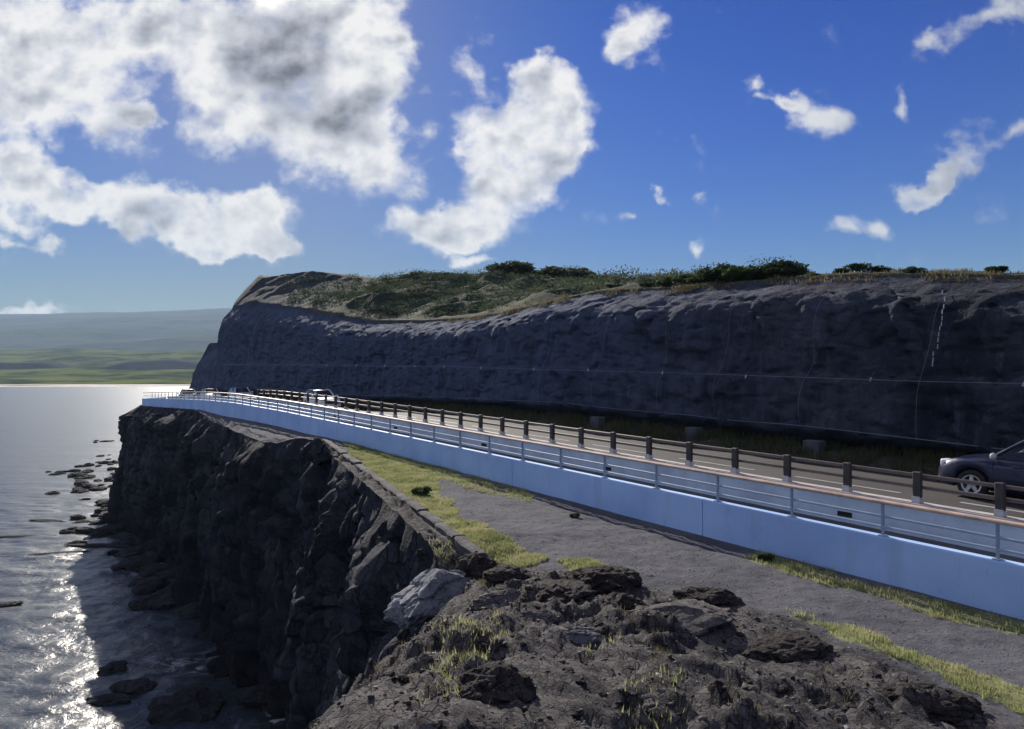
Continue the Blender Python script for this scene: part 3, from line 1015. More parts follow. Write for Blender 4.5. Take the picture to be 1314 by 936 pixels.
def build_land_cliff():
    tb, tl, tc = t_base(CS), t_lip(CS), t_crest(CS)
    zb = road_z(CS) + 0.2
    zl = np.maximum(sight_z(CS, tl, LIP), zb + 2.0)
    zc = sight_z(CS, tc, CREST)
    fade = sm(104, 121, CS)                      # beyond the headland the cliff drops away out of sight
    zl, zc = zl * (1 - fade) + (zb + 3) * fade, zc * (1 - fade) + (zb + 4) * fade
    vs = np.clip((sight_z(CS, tb + 0.9, SEAM) - zb) / (zl - zb), 0.25, 0.72)
    vs = np.where(CS < 2, np.interp(2.0, CS, vs), np.where(CS > 92, np.interp(92.0, CS, vs), vs))
    rows_t, rows_z, face, top = [], [], [], []
    n = len(CS)
    for k in range(NF):
        v = k / (NF - 1)
        # steep below, bench at mid height, rounding back at the lip
        lean = 0.12 * v + 0.20 * sm(-0.015, 0.03, v - vs) + 0.68 * float(sm(0.72, 1.0, v)) ** 1.7
        under = 0.75 * float(sm(0.10, 0.02, v))
        rows_t.append(tb + (tl - tb) * lean + under - 0.35 * float(sm(0.02, 0.12, v)) * (1 - v))
        rows_z.append(zb + (zl - zb) * v - 0.35 * (v < 0.005))
        face.append(np.full(n, float(sm(1.0, 0.85, v)) * 0.9 + 0.1))
        top.append(np.full(n, 0.62 * float(sm(0.93, 1.0, v))))
    for k in range(1, NH + 1):
        v = k / NH
        rows_t.append(tl + (tc - tl) * v)
        rows_z.append(zl + (zc - zl) * (v ** 0.85))
        face.append(np.zeros(n))
        top.append(np.full(n, 1.0))
    for k in range(1, NE + 1):
        rows_t.append(tc + 7.0 * k)
        rows_z.append(zc - 0.1 * k * k)
        face.append(np.zeros(n))
        top.append(np.full(n, 1.0))
    T, Z, FC, TP = [np.array(a).T for a in (rows_t, rows_z, face, top)]
    S = np.broadcast_to(CS[:, None], T.shape)
    T = np.minimum(T, ARC_T - 6)
    xy = ST(S, T)
    p = np.concatenate([xy, Z[..., None]], -1)
    q = p * np.array([1, 1, 0.4])
    nz = fbm(q * 0.12, 4) * 0.8 + fbm(q * 0.4 + 3, 5, ridged=True) * 0.50 + fbm(p * 1.3 + 11, 5, ridged=True) * 0.32
    r1, e1, t1 = worley(p * np.array([.38, .38, .30]) + fbm(p * .4, 3)[..., None] * .3, 5)
    r2, e2, t2 = worley(p * np.array([1.15, 1.15, 1.0]) + 5, 6)
    nz = nz * 0.36 + (r1 - .5) * .26 + t1 * .22 - .16 * sm(.07, 0, e1) + (r2 - .5) * .20 + t2 * .18 - .12 * sm(.08, 0, e2)
    e = ST(S, T - 1.0) - xy
    e /= np.linalg.norm(e, axis=-1)[..., None]
    base_keep = sm(0, 0.6, Z - zb[:, None])
    xy = xy + e * (nz * FC * (0.35 + 0.65 * base_keep))[..., None]
    hillw = (FC < 0.05)
    Z = Z + hillw * (fbm(p * 0.11 + 5, 4) * 0.5 + (fbm(p * 0.15 + 15, 3, ridged=True) * 1.5 - .5) * sm(24, 34, S) * sm(78, 66, S) * sm(0, 4, T - tl[:, None]) + fbm(p * 0.7, 4) * 0.18) + (~hillw) * fbm(p * 0.9 + 31, 4) * 0.22 * sm(0.3, 0.9, FC)
    # left end is bare rock, not scrub
    TP = TP * (1 - 0.62 * sm(68, 78, S))
    co = np.concatenate([xy, Z[..., None]], -1)
    me = mesh_from('land_cliff', co.reshape(-1, 3), grid_faces(*T.shape)[:, ::-1].copy(), M['cliff'], False, {'top': TP, 'haze_veil': sm(8, 40, S) * np.where(FC > .05, 1 - .75 * TP / .62, .1).clip(0, 1), 'hill': hillw.astype(float) * sm(16, 26, S) * np.clip(sm(-.05, .10, (T - tl[:, None]) / (tc - tl)[:, None]), 0, 1)})
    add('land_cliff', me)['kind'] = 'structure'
    return co, zb


CLIFF, CLIFF_ZB = build_land_cliff()


def cliff_pt(s, row):
    i = int(np.clip(np.searchsorted(CS, s), 0, len(CS) - 1))
    return CLIFF[i, int(np.clip(row, 0, CLIFF.shape[1] - 1))]


# ---- a further headland glimpsed behind the cliff end
def build_next_headland():
    xs = np.linspace(-94, -40, 60)
    nv = 40
    V = np.zeros((60, nv, 3))
    for i, x in enumerate(xs):
        top = CZ + np.interp(x, [-94, -84.5, -83, -80, -40], [-14, -13, 3.0, 8.5, 10.0])
        for j in range(nv):
            v = j / (nv - 1)
            V[i, j] = (x + 2.0 * v, 186 + (v * 9) ** 1.0 + 6 * math.sin(x * .1), top * v ** 0.9 - 1.0)
    p = V.reshape(-1, 3)
    p[:, 1] += fbm(p * 0.12, 5, ridged=True) * 3.0
    p[:, 0] += fbm(p * 0.12 + 8, 5) * 2.5
    me = mesh_from('next_headland', p, grid_faces(60, nv), M['cliff'], True, {'top': np.zeros(len(p)), 'haze_veil': np.ones(len(p)), 'hill': np.zeros(len(p))})
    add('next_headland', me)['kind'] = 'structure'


build_next_headland()


# ---- far coast and mountain (heights by distance, rising inland)
def build_far():
    def sheet(name, y0, y1, zt, mat, nx, ny, x0, x1, amp, fs, kind='structure'):
        xs = np.linspace(x0, x1, nx)
        v = np.linspace(0, 1, ny)
        X, Vv = np.meshgrid(xs, v, indexing='ij')
        Y = y0 + (y1 - y0) * Vv
        z = zt(X, Vv)
        p = np.stack([X, Y, 0 * X], -1)
        z = z + fbm(p * fs, 6) * amp * sm(0.0, 0.15, Vv) * (1 - 0.6 * Vv)
        Y = Y + fbm(p * fs * 2 + 3, 4) * (y1 - y0) * 0.03 + fbm(np.stack([X * .006, 0 * X, 0 * X], -1), 4) * 14 * (y0 < 840)
        me = mesh_from(name, np.stack([X, Y, z], -1).reshape(-1, 3), grid_faces(nx, ny), mat, True)
        o = add(name, me)
        o['kind'] = kind
        return o
    hy = lambda py, Y: CZ + (478 - py) / F * Y
    # beach strip, then low green plain, then green rise, then mountain
    sheet('beach', 812, 850, lambda X, v: -0.4 + 2.6 * v, M['sand'], 200, 4, -1500, 1500, 0.4, 0.02)
    sheet('coast_plain', 838, 1500, lambda X, v: 1.4 + (hy(470, 1500) - 1.4) * v ** 1.3, M['coast'], 260, 60, -2500, 2000, 9, 0.006)
    sheet('coast_rise', 1500, 2100, lambda X, v: 16 + (hy(np.interp(X, [-1500, -900, -600, -400], [448, 450, 446, 440]), 2100) - 16) * v ** 0.8, M['coast'], 260, 60, -4000, 3000, 26, 0.004)
    sheet('dark_bluff', 1330, 1440, lambda X, v: 8 + (hy(np.interp(X, [-1400, -880, -800, -720, -640, -560], [462, 466, 478, 465, 462, 468]), 1440) - 8) * sm(0, .5, v), M['dark_coast'], 300, 24, -2600, -300, 4, 0.012)
    sheet('mountain', 2200, 5200, lambda X, v: 40 + (hy(np.interp(X, [-3800, -3400, -2400, -1500, 500, 4000], [408, 403, 399, 396, 400, 430]), 5200) - 40) * v ** 0.9, M['mountain'], 300, 120, -9000, 5000, 60, 0.0012)


build_far()

# ================================================================== THINGS
# ---- outer parapet wall with panels
wall = empty('parapet_wall', (*ST(0, 12.43), float(TERRACE + zp(0))))
tag(wall, 'long low blue-white concrete wall between the grey terrace and the walkway railing', 'wall')


def place(o, parent):
    o.parent = parent
    o.matrix_parent_inverse = Matrix.Translation(-Vector(parent.location))
    return o


PANEL = 7.2
edges = list(np.arange(-25.2, 80, PANEL)) + [82.8, 90.0, 98.0, 108.0]
for a, b in zip(edges[:-1], edges[1:]):
    sa = np.linspace(a + 0.011, b - 0.011, 8)
    z0 = lambda s: WALLTOP + zp(s)
    dep = lambda s: -1.35
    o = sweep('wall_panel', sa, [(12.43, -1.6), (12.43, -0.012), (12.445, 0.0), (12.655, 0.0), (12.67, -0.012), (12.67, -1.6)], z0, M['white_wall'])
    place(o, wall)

# ---- railing on the wall: wooden handrail, two metal rails, posts
rail = empty('walkway_railing', (*ST(0, 12.55), float(WALLTOP + zp(0))))
tag(rail, 'timber-topped railing with pale blue metal rails along the white wall', 'railing')
sr = np.arange(-25, 90.5, 1.0)
rz = lambda s: WALLTOP + zp(s)


def rect(t0, t1, a, b, c=0.012):
    return [(t0, a + c), (t0, b - c), (t0 + c, b), (t1 - c, b), (t1, b - c), (t1, a + c), (t1 - c, a), (t0 + c, a)]


def capped(parent, name, sa, prof, zf, mat):
    return place(sweep(name, sa, prof, zf, mat), parent)


capped(rail, 'handrail', sr, rect(12.47, 12.62, 0.555, 0.61, .015), rz, M['wood_rail'])
for h in (0.155, 0.335):
    capped(rail, 'rail', sr, rect(12.53, 12.575, h - .022, h + .022, .01), rz, M['rail_metal'])
# post rhythm read from the photograph: about 1.8 m
pm = None
for k in range(-12, 44):
    s = 5.12 + 1.79 * k
    if s > 89.5:
        break
    xy = ST(s, 12.552)
    th = max(s - ARC_S, 0) / (ARC_T - 12.4)
    ang = math.atan2(D0[1], D0[0]) - th
    if pm is None:
        V, Fc = boxes([box8(-.020, .020, -.022, .022, .014, .553), box8(-.06, .06, -.06, .06, .002, .016)])
        pm = mesh_from('post', V, Fc, M['rail_metal'])
    o = add('post', pm)
    o.location = (*xy, float(rz(s)))
    o.rotation_euler = (0, 0, ang)
    place(o, rail)

# ---- inner concrete barrier with coping and drain outlets
bar = empty('concrete_barrier', (*ST(0, 15.14), float(WALK + zp(0))))
tag(bar, 'low pale concrete barrier with sunlit coping between walkway and road', 'barrier')
cz = lambda s: COPING + zp(s)
sb = np.arange(-25, 104, 1.0)
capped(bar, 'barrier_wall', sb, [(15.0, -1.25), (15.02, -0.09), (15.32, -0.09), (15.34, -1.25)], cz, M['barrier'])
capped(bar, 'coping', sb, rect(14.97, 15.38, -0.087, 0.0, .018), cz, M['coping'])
hm = None
for s in (-5.9, 1.6, 9.1, 16.7, 23.6, 31.2, 38.8):
    if hm is None:
        V, Fc = boxes([box8(-.16, .16, -.06, .012, -.05, .05)])
        hm = mesh_from('drain_outlet', V, Fc, M['hole'])
    o = add('drain_outlet', hm)
    o.location = (*ST(s, 14.998), float(cz(s)) - .47)
    o.rotation_euler = (0, 0, math.atan2(D0[1], D0[0]))
    place(o, bar)

# ---- vehicle guard fence on the coping
gf = empty('guard_fence', (*ST(0, 15.2), float(cz(0))))
tag(gf, 'dark brown post and rail guard fence on the coping beside the road', 'fence')
gp = bpy.data.meshes.new('x')
V, Fc = boxes([box8(-.075, .075, -.06, .06, .10, .62)])
gp = bevel_me(mesh_from('fence_post', V, Fc, M['guard_dark']), 0.012, 1)
V, Fc = boxes([box8(-.08, .08, -.085, -.062, .002, .13), box8(-.085, .085, -.062, .07, .002, .10)])
fb_me = mesh_from('foot_bracket', V, Fc, M['bracket'])
for k in range(-20, 32):
    s = 7.65 + 1.5 * k
    th = max(s - ARC_S, 0) / (ARC_T - 12.4)
    ang = math.atan2(D0[1], D0[0]) - th
    o = add('fence_post', gp)
    o.location = (*ST(s, 15.2), float(cz(s)))
    o.rotation_euler = (0, 0, ang + math.pi)
    place(o, gf)
    f = add('foot_bracket', fb_me, o)
for h0, h1 in ((.50, .575), (.27, .345)):
    capped(gf, 'fence_rail', sb[sb < 54.3], rect(15.262, 15.33, h0, h1, .012), cz, M['guard_bar'])

# ---- kerb wall of old masonry along the terrace edge
kw = empty('edge_kerb', (*ST(20, 9), float(ground_z(20, 9.3, False))))
tag(kw, 'weathered grey stone kerb wall running along the cliff edge beside yellow grass', 'kerb wall')
kn = 15
A, B = np.array([-0.55, 13.9]), np.array([-8.35, 32.9])
for k in range(kn):
    f0, f1 = (k + .004) / kn, (k + .996) / kn
    pts = []
    a, b = A + (B - A) * f0, A + (B - A) * f1
    dirv = (b - a) / np.linalg.norm(b - a)
    nn = np.array([dirv[1], -dirv[0]])
    w0, w1 = -0.15, 0.11
    jit = random.uniform(-.025, .025)
    c = []
    nseg = 5
    vs, fs = [], []
    for i in range(nseg + 1):
        q = a + (b - a) * i / nseg
        s_, t_ = to_st(*q)
        zt = float(TERRACE + zp(s_)) + 0.13 + jit + random.uniform(-.015, .015)
        wl = w0 + random.uniform(-.02, .02)
        wr = w1 + random.uniform(-.02, .02)
        for (wv, zz) in ((wl - .04, zt - 0.75), (wl, zt - .03), (wl + .04, zt), (wr - .04, zt), (wr, zt - .03), (wr + .02, zt - .5)):
            r = q + nn * wv
            vs.append((r[0], r[1], zz))
    for i in range(nseg):
        for j in range(6):
            j2 = (j + 1) % 6
            fs.append((i * 6 + j, (i + 1) * 6 + j, (i + 1) * 6 + j2, i * 6 + j2))
    fs.append((0, 1, 2, 3, 4, 5))
    fs.append(tuple(nseg * 6 + j for j in range(6))[::-1])
    me = mesh_from('kerb_stone', vs, fs, M['kerb'], False)
    bm = bmesh.new(); bm.from_mesh(me); bmesh.ops.recalc_face_normals(bm, faces=list(bm.faces)); bm.to_mesh(me); bm.free()
    place(add('kerb_stone', me), kw)


# ---- rocks
def rock_mesh(name, seed, mat, sub=3, amp=0.35, flat=1.0, fine=0.10, ang=False):
    bm = bmesh.new()
    bmesh.ops.create_icosphere(bm, subdivisions=sub, radius=1.0)
    co = np.array([v.co[:] for v in bm.verts])
    off = seed * 13.7
    d = fbm(co * 0.9 + off, 3) * amp * 1.6 + fbm(co * 2.2 + off, 4, ridged=True) * amp * 0.55 + fbm(co * 6 + off, 3) * fine
    co = co * (1 + d)[:, None]
    if ang:
        for k in range(7):
            v = np.random.default_rng(seed * 10 + k).normal(size=3)
            v /= np.linalg.norm(v)
            lim = 0.72
            pr = co @ v
            co = co - np.maximum(pr - lim, 0)[:, None] * v * 0.9
        r_, e_, t_ = worley(co * 1.7 + off, 7)
        co = co * (1 + (r_ - .5) * .16 + t_ * .16 - .09 * sm(.07, 0, e_) + fbm(co * 5 + off, 4) * 0.06)[:, None]
    co[:, 2] *= flat
    for v, c in zip(bm.verts, co):
        v.co = c
    me = bpy.data.meshes.new(name)
    bm.to_mesh(me)
    bm.free()
    me.materials.append(mat)
    return me


def rock(name, me, loc, scale, rot=(0, 0, 0), label=None, cat='rock', group=None):
    o = add(name, me)
    o.location = loc
    o.scale = scale
    o.rotation_euler = rot
    tag(o, label, cat, group)
    return o


def ground_at(px, py):
    """world point of the headland surface on the sight line of a photograph pixel"""
    u, w = (px - 657) / F, (478 - py) / F
    best = None
    for Y in np.arange(3.5, 60, 0.05):
        x, z = u * Y, CZ + w * Y
        s, t = to_st(x, Y)
        if t < t_edge(s) - 0.3:
            gz = -99
        else:
            gz = float(ground_z(s, t, False))
        if z <= gz:
            return Vector((x, Y, gz))
    return Vector((u * 12, 12, CZ - 3.6))


# named boulders of the outcrop: px, py, half-size (w, d, h) in m, mesh style, label
BOULD = [
    (560, 772, .50, .95, .55, 'pale_rock', True, (.25, .30, -.55), 'smooth pale grey boulder overhanging the cliff edge at the end of the kerb wall'),
    (862, 800, .95, .66, .18, 'tan_rock', True, (.06, -.08, .3), 'broad tan flat-topped boulder in the middle of the brown outcrop'),
    (738, 822, .36, .26, .13, 'slab_rock', True, (.15, .10, .2), 'small dark bluish slab lying beside the broad tan boulder'),
    (772, 752, .60, .46, .24, 'lava', False, (0, 0, .4), 'jagged dark lava boulder at the grass end between terrace and tan boulder'),
    (720, 766, .60, .42, .20, 'lava', False, (0, .1, 1.4), 'crumbly dark lava lump on the terrace side of the pale boulder'),
    (652, 742, .40, .34, .17, 'lava', False, (0, 0, 2.2), 'dark lava knob just past the end of the stone kerb wall'),
    (612, 738, .42, .36, .34, 'lava', False, (0, 0, 1.9), 'dark rubble lump burying the near end of the stone kerb wall'),
    (640, 776, .40, .32, .17, 'tan_rock', True, (.1, .1, .8), 'light brown weathered rock between the pale boulder and dark lava lumps'),
    (800, 784, .30, .26, .20, 'lava', False, (0, 0, .9), 'small black lava stone touching the far side of the broad tan boulder'),
    (690, 800, .26, .22, .14, 'tan_rock', True, (0, .1, .3), 'small sandy rock behind the dark bluish slab'),
    (632, 895, .32, .28, .22, 'lava', False, (0, 0, .2), 'upright dark lava stone near the bottom of the outcrop with green tufts beside it'),
    (905, 770, .42, .30, .16, 'lava', False, (0, 0, 2.8), 'low black lava ridge behind the broad tan boulder'),
    (1010, 835, .55, .34, .15, 'lava', False, (0, 0, .5), 'low dark lava hump on the outcrop beside the grass strip'),
    (1180, 905, .50, .30, .16, 'lava', False, (0, 0, .1), 'dark lava hump at the outcrop edge nearest the road car'),
    (850, 912, .24, .22, .14, 'tan_rock', True, (0, 0, .5), 'tan stone standing in dry tufts at the bottom of the outcrop'),
    (411, 588, .85, .50, .55, 'sea_cliff', True, (.1, .1, 2.2), 'dark pointed rock rising at the far end of the kerb wall against the white wall'),
]
for i, (px, py, a, b, c, m, an, rot, lab) in enumerate(BOULD):
    me = rock_mesh('boulder', 20 + i, M[m], 5, 0.34 if not an else 0.26, 1.0, 0.13 if not an else 0.12, an)
    if 'pointed' in lab:
        for v in me.vertices:
            k = 1.1 - 0.62 * max(-.4, min(1, v.co.z))
            v.co.x *= k
            v.co.y *= k
    p = ground_at(px, py)
    rock('boulder', me, (p.x, p.y, p.z + c * 0.15), (a, b, c), rot, lab, 'boulder')

stone_me = [rock_mesh('stone', 60 + k, M[('lava', 'lava', 'lava', 'tan_rock', 'lava')[k]], 3, 0.30, 0.8, 0.12, k % 2 == 1) for k in range(5)]
cnt = 0
while cnt < 64:
    px, py = random.uniform(470, 1290), random.uniform(745, 930)
    s_line = np.interp(px, [470, 600, 750, 930, 1100, 1300], [850, 735, 742, 800, 858, 925])
    if py < s_line:
        continue
    p = ground_at(px, py)
    s_, t_ = to_st(p.x, p.y)
    zz = float(ground_z(s_, t_))
    r = random.choice((.035, .04, .05, .06, .07, .09))
    kk = random.randrange(5)
    rock('stone', stone_me[kk], (p.x, p.y, zz - r * .05), (r * random.uniform(.8, 1.4), r, r * random.uniform(.7, 1.1)), (random.uniform(-.4, .4), random.uniform(-.4, .4), random.uniform(0, 6)),
         'small loose volcanic stone lying on the brown foreground outcrop', 'stone', 'loose stones on the outcrop')
    cnt += 1


# gravel as stuff on outcrop and terrace
def build_gravel():
    n = 15000
    base = []
    bm = bmesh.new()
    bmesh.ops.create_icosphere(bm, subdivisions=1, radius=1.0)
    V0 = np.array([v.co[:] for v in bm.verts])
    F0 = np.array([[v.index for v in f.verts] for f in bm.faces])
    bm.free()
    S = np.concatenate([rng.uniform(0.5, 12, 6000), rng.uniform(4, 32, 9000)])
    S[:] = S
    te = t_edge(S)
    T = te + 0.1 + rng.random(n) * (np.minimum(12.3, 12.3) - te - .2)
    z = ground_z(S, T)
    xy = ST(S, T)
    r = (0.010 + 0.028 * rng.random(n) ** 3) * np.where(mound_tb(S) > T, .8, .42)
    sc = r[:, None] * rng.uniform(0.7, 1.3, (n, 3))
    a = rng.uniform(0, 6.28, n)
    V = V0[None] * (1 + 0.36 * rng.normal(size=(n, len(V0), 1))) * np.array([1.2, 1, .65])
    V = V * sc[:, None, :]
    ca, sa = np.cos(a)[:, None], np.sin(a)[:, None]
    X = V[..., 0] * ca - V[..., 1] * sa + xy[:, None, 0]
    Y = V[..., 0] * sa + V[..., 1] * ca + xy[:, None, 1]
    Z = V[..., 2] + z[:, None] - r[:, None] * .12
    co = np.stack([X, Y, Z], -1).reshape(-1, 3)
    fs = (F0[None] + (np.arange(n) * len(V0))[:, None, None]).reshape(-1, 3)
    m, N, b = new_mat('gravel')
    rnd = N.n('ShaderNodeNewGeometry').outputs['Random Per Island']
    cr = N.mix(N.math('POWER', rnd, 3.5), (0.030, 0.027, 0.028), (0.20, 0.19, 0.185))
    N.put(b.inputs['Base Color'], cr)
    b.inputs['Roughness'].default_value = .9
    o = add('gravel', mesh_from('gravel', co, fs, m))
    tag(o, 'loose dark and pale gravel strewn over the terrace and outcrop', 'gravel', kind='stuff')


build_gravel()


# ---- sea rocks
sea_me = [rock_mesh('sea_rock', 90 + k, M['sea_rock'], 4, 0.50, 0.62, 0.14) for k in range(5)]


def sea_at(px, py):
    Y = CZ * F / max(py - 478, 5)
    return (px - 657) / F * Y, Y


nrock = 0
ZONES = [((92, 150), (590, 632), 26, 1.4), ((62, 130), (606, 622), 10, .9), ((100, 165), (640, 700), 22, 1.3), ((120, 150), (560, 600), 10, 1.0), ((160, 260), (690, 715), 14, 1.1)]
for (xr, yr, n, sz) in ZONES:
    for k in range(n):
        px, py = random.uniform(*xr), random.uniform(*yr)
        x, y = sea_at(px, py)
        r = sz * random.uniform(.25, .62)
        rock('sea_rock', random.choice(sea_me), (x, y, r * .10), (r * random.uniform(1, 1.8), r, r * random.uniform(.5, 1.0)), (0, 0, random.uniform(0, 6)),
             'wet black rock awash in the sea at the foot of the far cliff', 'rock', 'rocks awash below the cliff')
SINGLES = [(145, 858, .6, .45, .4, 'round dark rock awash alone in the grey water of the cove'), (92, 682, .9, .6, .5, 'small black rock standing off the reef line in open water'),
           (68, 634, .8, .5, .4, 'tiny dark rock farthest out in the bright water'), (10, 776, .8, .35, .25, 'flat dark rock breaking the open sea away from the cliff'),
           (172, 882, .8, .5, .4, 'low black rock ledge beside the dark boulder mass in the cove'), (140, 897, .9, .3, .25, 'thin dark ledge just awash in front of the cove boulders'),
           (240, 908, 1.5, .9, .9, 'large black boulder mass at the foot of the near cliff in the cove'), (60, 668, 1.9, .28, .14, 'long thin reef of dark rock reaching out from the cliff'),
           (30, 688, 2.6, .25, .12, 'longest low reef streak farthest from the cliff'), (125, 700, 2.4, .32, .18, 'low dark reef shelf joining the cliff foot'), (60, 711, 2.8, .22, .12, 'narrow dark reef streak nearest the camera in front of the other reefs')]
for i, (px, py, a, b, c, lab) in enumerate(SINGLES):
    x, y = sea_at(px, py)
    rock('sea_rock', sea_me[i % 5], (x, y, 0.02), (a, b * 1.4, c), (0, 0, random.uniform(-.25, .35)), lab, 'rock')
# boulders at the foot of the cliff
for k in range(46):
    i = int(np.searchsorted(CL_S, random.uniform(26, 96)))
    q = shore[i] + _out[i] * random.uniform(-.3, 2.6)
    r = random.uniform(.3, .85)
    rock('sea_rock', random.choice(sea_me), (q[0], q[1], r * .15), (r * random.uniform(1, 1.5), r, r * random.uniform(.6, 1.1)), (0, 0, random.uniform(0, 6)),
         'black boulder piled at the waterline of the shaded cove cliff', 'rock', 'boulders along the cliff foot')


# ---- grasses (countless blades)
def blades(name, pts, hgt, wid, mat, label, lean=0.5):
    n = len(pts)
    a = rng.uniform(0, 6.28, n)
    h = hgt[0] + (hgt[1] - hgt[0]) * rng.random(n)
    w = wid * rng.uniform(.6, 1.4, n)
    lx, ly = rng.normal(size=n) * lean * h * .6, rng.normal(size=n) * lean * h * .6
    V = np.zeros((n, 3, 3))
    V[:, 0] = pts + np.stack([np.cos(a) * w, np.sin(a) * w, 0 * a - .02], -1)
    V[:, 1] = pts - np.stack([np.cos(a) * w, np.sin(a) * w, 0 * a + .02], -1)
    V[:, 2] = pts + np.stack([lx, ly, h], -1)
    o = add(name, mesh_from(name, V.reshape(-1, 3), np.arange(n * 3).reshape(-1, 3), mat))
    tag(o, label, 'grass', kind='stuff')
    return o


def terrace_grass():
    n = 900000
    S = np.concatenate([rng.uniform(2, 14, n // 2), rng.uniform(10, 34, n // 2)])
    te = t_edge(S)
    T = te + rng.random(n) * (12.4 - te)
    z = ground_z(S, T, False)
    g = masks(S, T, z)
    keep = rng.random(n) < g * 0.95
    S, T = S[keep], T[keep]
    xy = ST(S, T)
    p = np.concatenate([xy, 0 * xy[:, :1]], -1)
    cl = sm(-0.25, 0.25, fbm(p * 1.6, 4))
    k2 = rng.random(len(S)) < 0.15 + 0.85 * cl
    S, T = S[k2], T[k2]
    z = ground_z(S, T)
    pts = np.concatenate([ST(S, T), z[:, None]], -1)
    print('grass blades', len(pts))
    blades('grass', pts, (.025, .085), .008, M['grass'], 'yellow-green grass growing in patches on the dark terrace')


terrace_grass()


def dry_tufts():
    n = 90000
    S = rng.uniform(2, 12, n)
    te = t_edge(S)
    T = te + rng.random(n) * (mound_tb(S) - te)
    xy = ST(S, T)
    p = np.concatenate([xy, 0 * xy[:, :1]], -1)
    k = rng.random(n) < sm(.12, .42, fbm(p * .75 + 60, 3)) * sm(-.1, .3, fbm(p * 3.2, 3))
    S, T, xy = S[k], T[k], xy[k]
    z = ground_z(S, T)
    print('dry blades', len(S))
    blades('dry_tufts', np.concatenate([xy, z[:, None]], -1), (.02, .09), .006, M['dry_grass'], 'dry straw-coloured grass tufts scattered over the brown outcrop')


dry_tufts()


def verge_grass():
    n = 46000
    S = rng.uniform(-5, 80, n)
    f = rng.random(n)
    fe, tb = far_edge(S), t_base(S)
    T = fe + 0.1 + f * (tb - fe + 0.3)
    xy = ST(S, T)
    p = np.concatenate([xy, 0 * xy[:, :1]], -1)
    k = rng.random(n) < sm(-.3, .3, fbm(p * .9, 4))
    S, f, xy = S[k], f[k], xy[k]
    z = road_z(S) - 0.02 + 0.34 * sm(0, .9, f)
    blades('verge_weeds', np.concatenate([xy, z[:, None]], -1), (.10, .45), .022, M['verge_grass'], 'olive weeds and grass growing on the verge under the netted cliff')


verge_grass()


def lip_grass():
    n = 60000
    S = rng.uniform(-6, 46, n)
    row = NF - 5 + rng.random(n) ** 1.5 * 16
    i = np.clip(np.searchsorted(CS, S), 0, len(CS) - 1)
    pts = CLIFF[i, row.astype(int)] + rng.normal(size=(n, 3)) * np.array([.12, .12, .0])
    k = rng.random(n) < sm(-.1, .35, fbm(pts * .5, 4))
    blades('dry_grass', pts[k], (.05, .17), .018, M['dry_grass'], 'tan dry grass fringing the top of the road cliff')


lip_grass()


# ---- shrubs
def leaf_cloud(n, rx, ry, rz, size, lumps, seed, hollow=0.6):
    g = np.random.default_rng(seed)
    cen = g.normal(size=(lumps, 3))
    cen /= np.linalg.norm(cen, axis=1)[:, None]
    cen[:, 2] = np.abs(cen[:, 2]) * 0.9
    cen *= g.uniform(.25, .75, (lumps, 1))
    rad = g.uniform(.25, .5, lumps)
    k = g.integers(0, lumps, n)
    d = g.normal(size=(n, 3))
    d /= np.linalg.norm(d, axis=1)[:, None]
    r = rad[k] * (hollow + (1 - hollow) * g.random(n)) * g.uniform(.8, 1.25, n)
    p = (cen[k] + d * r[:, None]) * np.array([rx, ry, rz]) + np.array([0, 0, rz * .42])
    p[:, 2] = np.maximum(p[:, 2], 0.02)
    a = g.normal(size=(n, 3)); a /= np.linalg.norm(a, axis=1)[:, None]
    b = np.cross(a, g.normal(size=(n, 3))); b /= np.linalg.norm(b, axis=1)[:, None]
    s = size * g.uniform(.6, 1.5, (n, 1))
    V = np.stack([p - a * s, p + b * s * .45, p + a * s, p - b * s * .45], 1).reshape(-1, 3)
    return V


def shrub_proto(seed, rx, rz, n, size, mat):
    V = leaf_cloud(n, rx, rx, rz, size, 9, seed)
    fol = mesh_from('foliage', V, np.arange(len(V)).reshape(-1, 4), mat)
    Vs, Fs = [], []
    for k in range(6):
        a = k * 1.05 + seed
        v, f = tube_mesh([(0, 0, -.15), (math.cos(a) * rx * .2, math.sin(a) * rx * .2, rz * .3), (math.cos(a) * rx * .5, math.sin(a) * rx * .5, rz * .75)], .03 * rz + .008, 5)
        o_ = len(Vs)
        Vs += v
        Fs += [tuple(o_ + q for q in ff) for ff in f]
    return fol, mesh_from('stem', Vs, Fs, M['stem'])


PROTO = [shrub_proto(200 + k, 1.0, (.8, .65, 1.0, .9)[k], 1500, .10, M['leaf']) for k in range(4)]
FARP = [shrub_proto(230 + k, 1.0, (.9, .75, 1.1, .8)[k], 900, .13, M['leaf_far']) for k in range(4)]


def shrub(name, loc, sc, protos, k, label, cat, group=None, rz=0):
    r = empty(name, loc, rz)
    r.scale = (sc, sc, sc) if not hasattr(sc, '__len__') else sc
    tag(r, label, cat, group)
    fol, st = protos[k % 4]
    add('foliage', fol, r)
    add('stem', st, r)
    return r


def s_for_px(px, row):
    best = min(range(len(CS)), key=lambda i: abs(657 + F * CLIFF[i, row, 0] / max(CLIFF[i, row, 1], 3) - px) + (1e5 if CS[i] > 92 else 0))
    return best


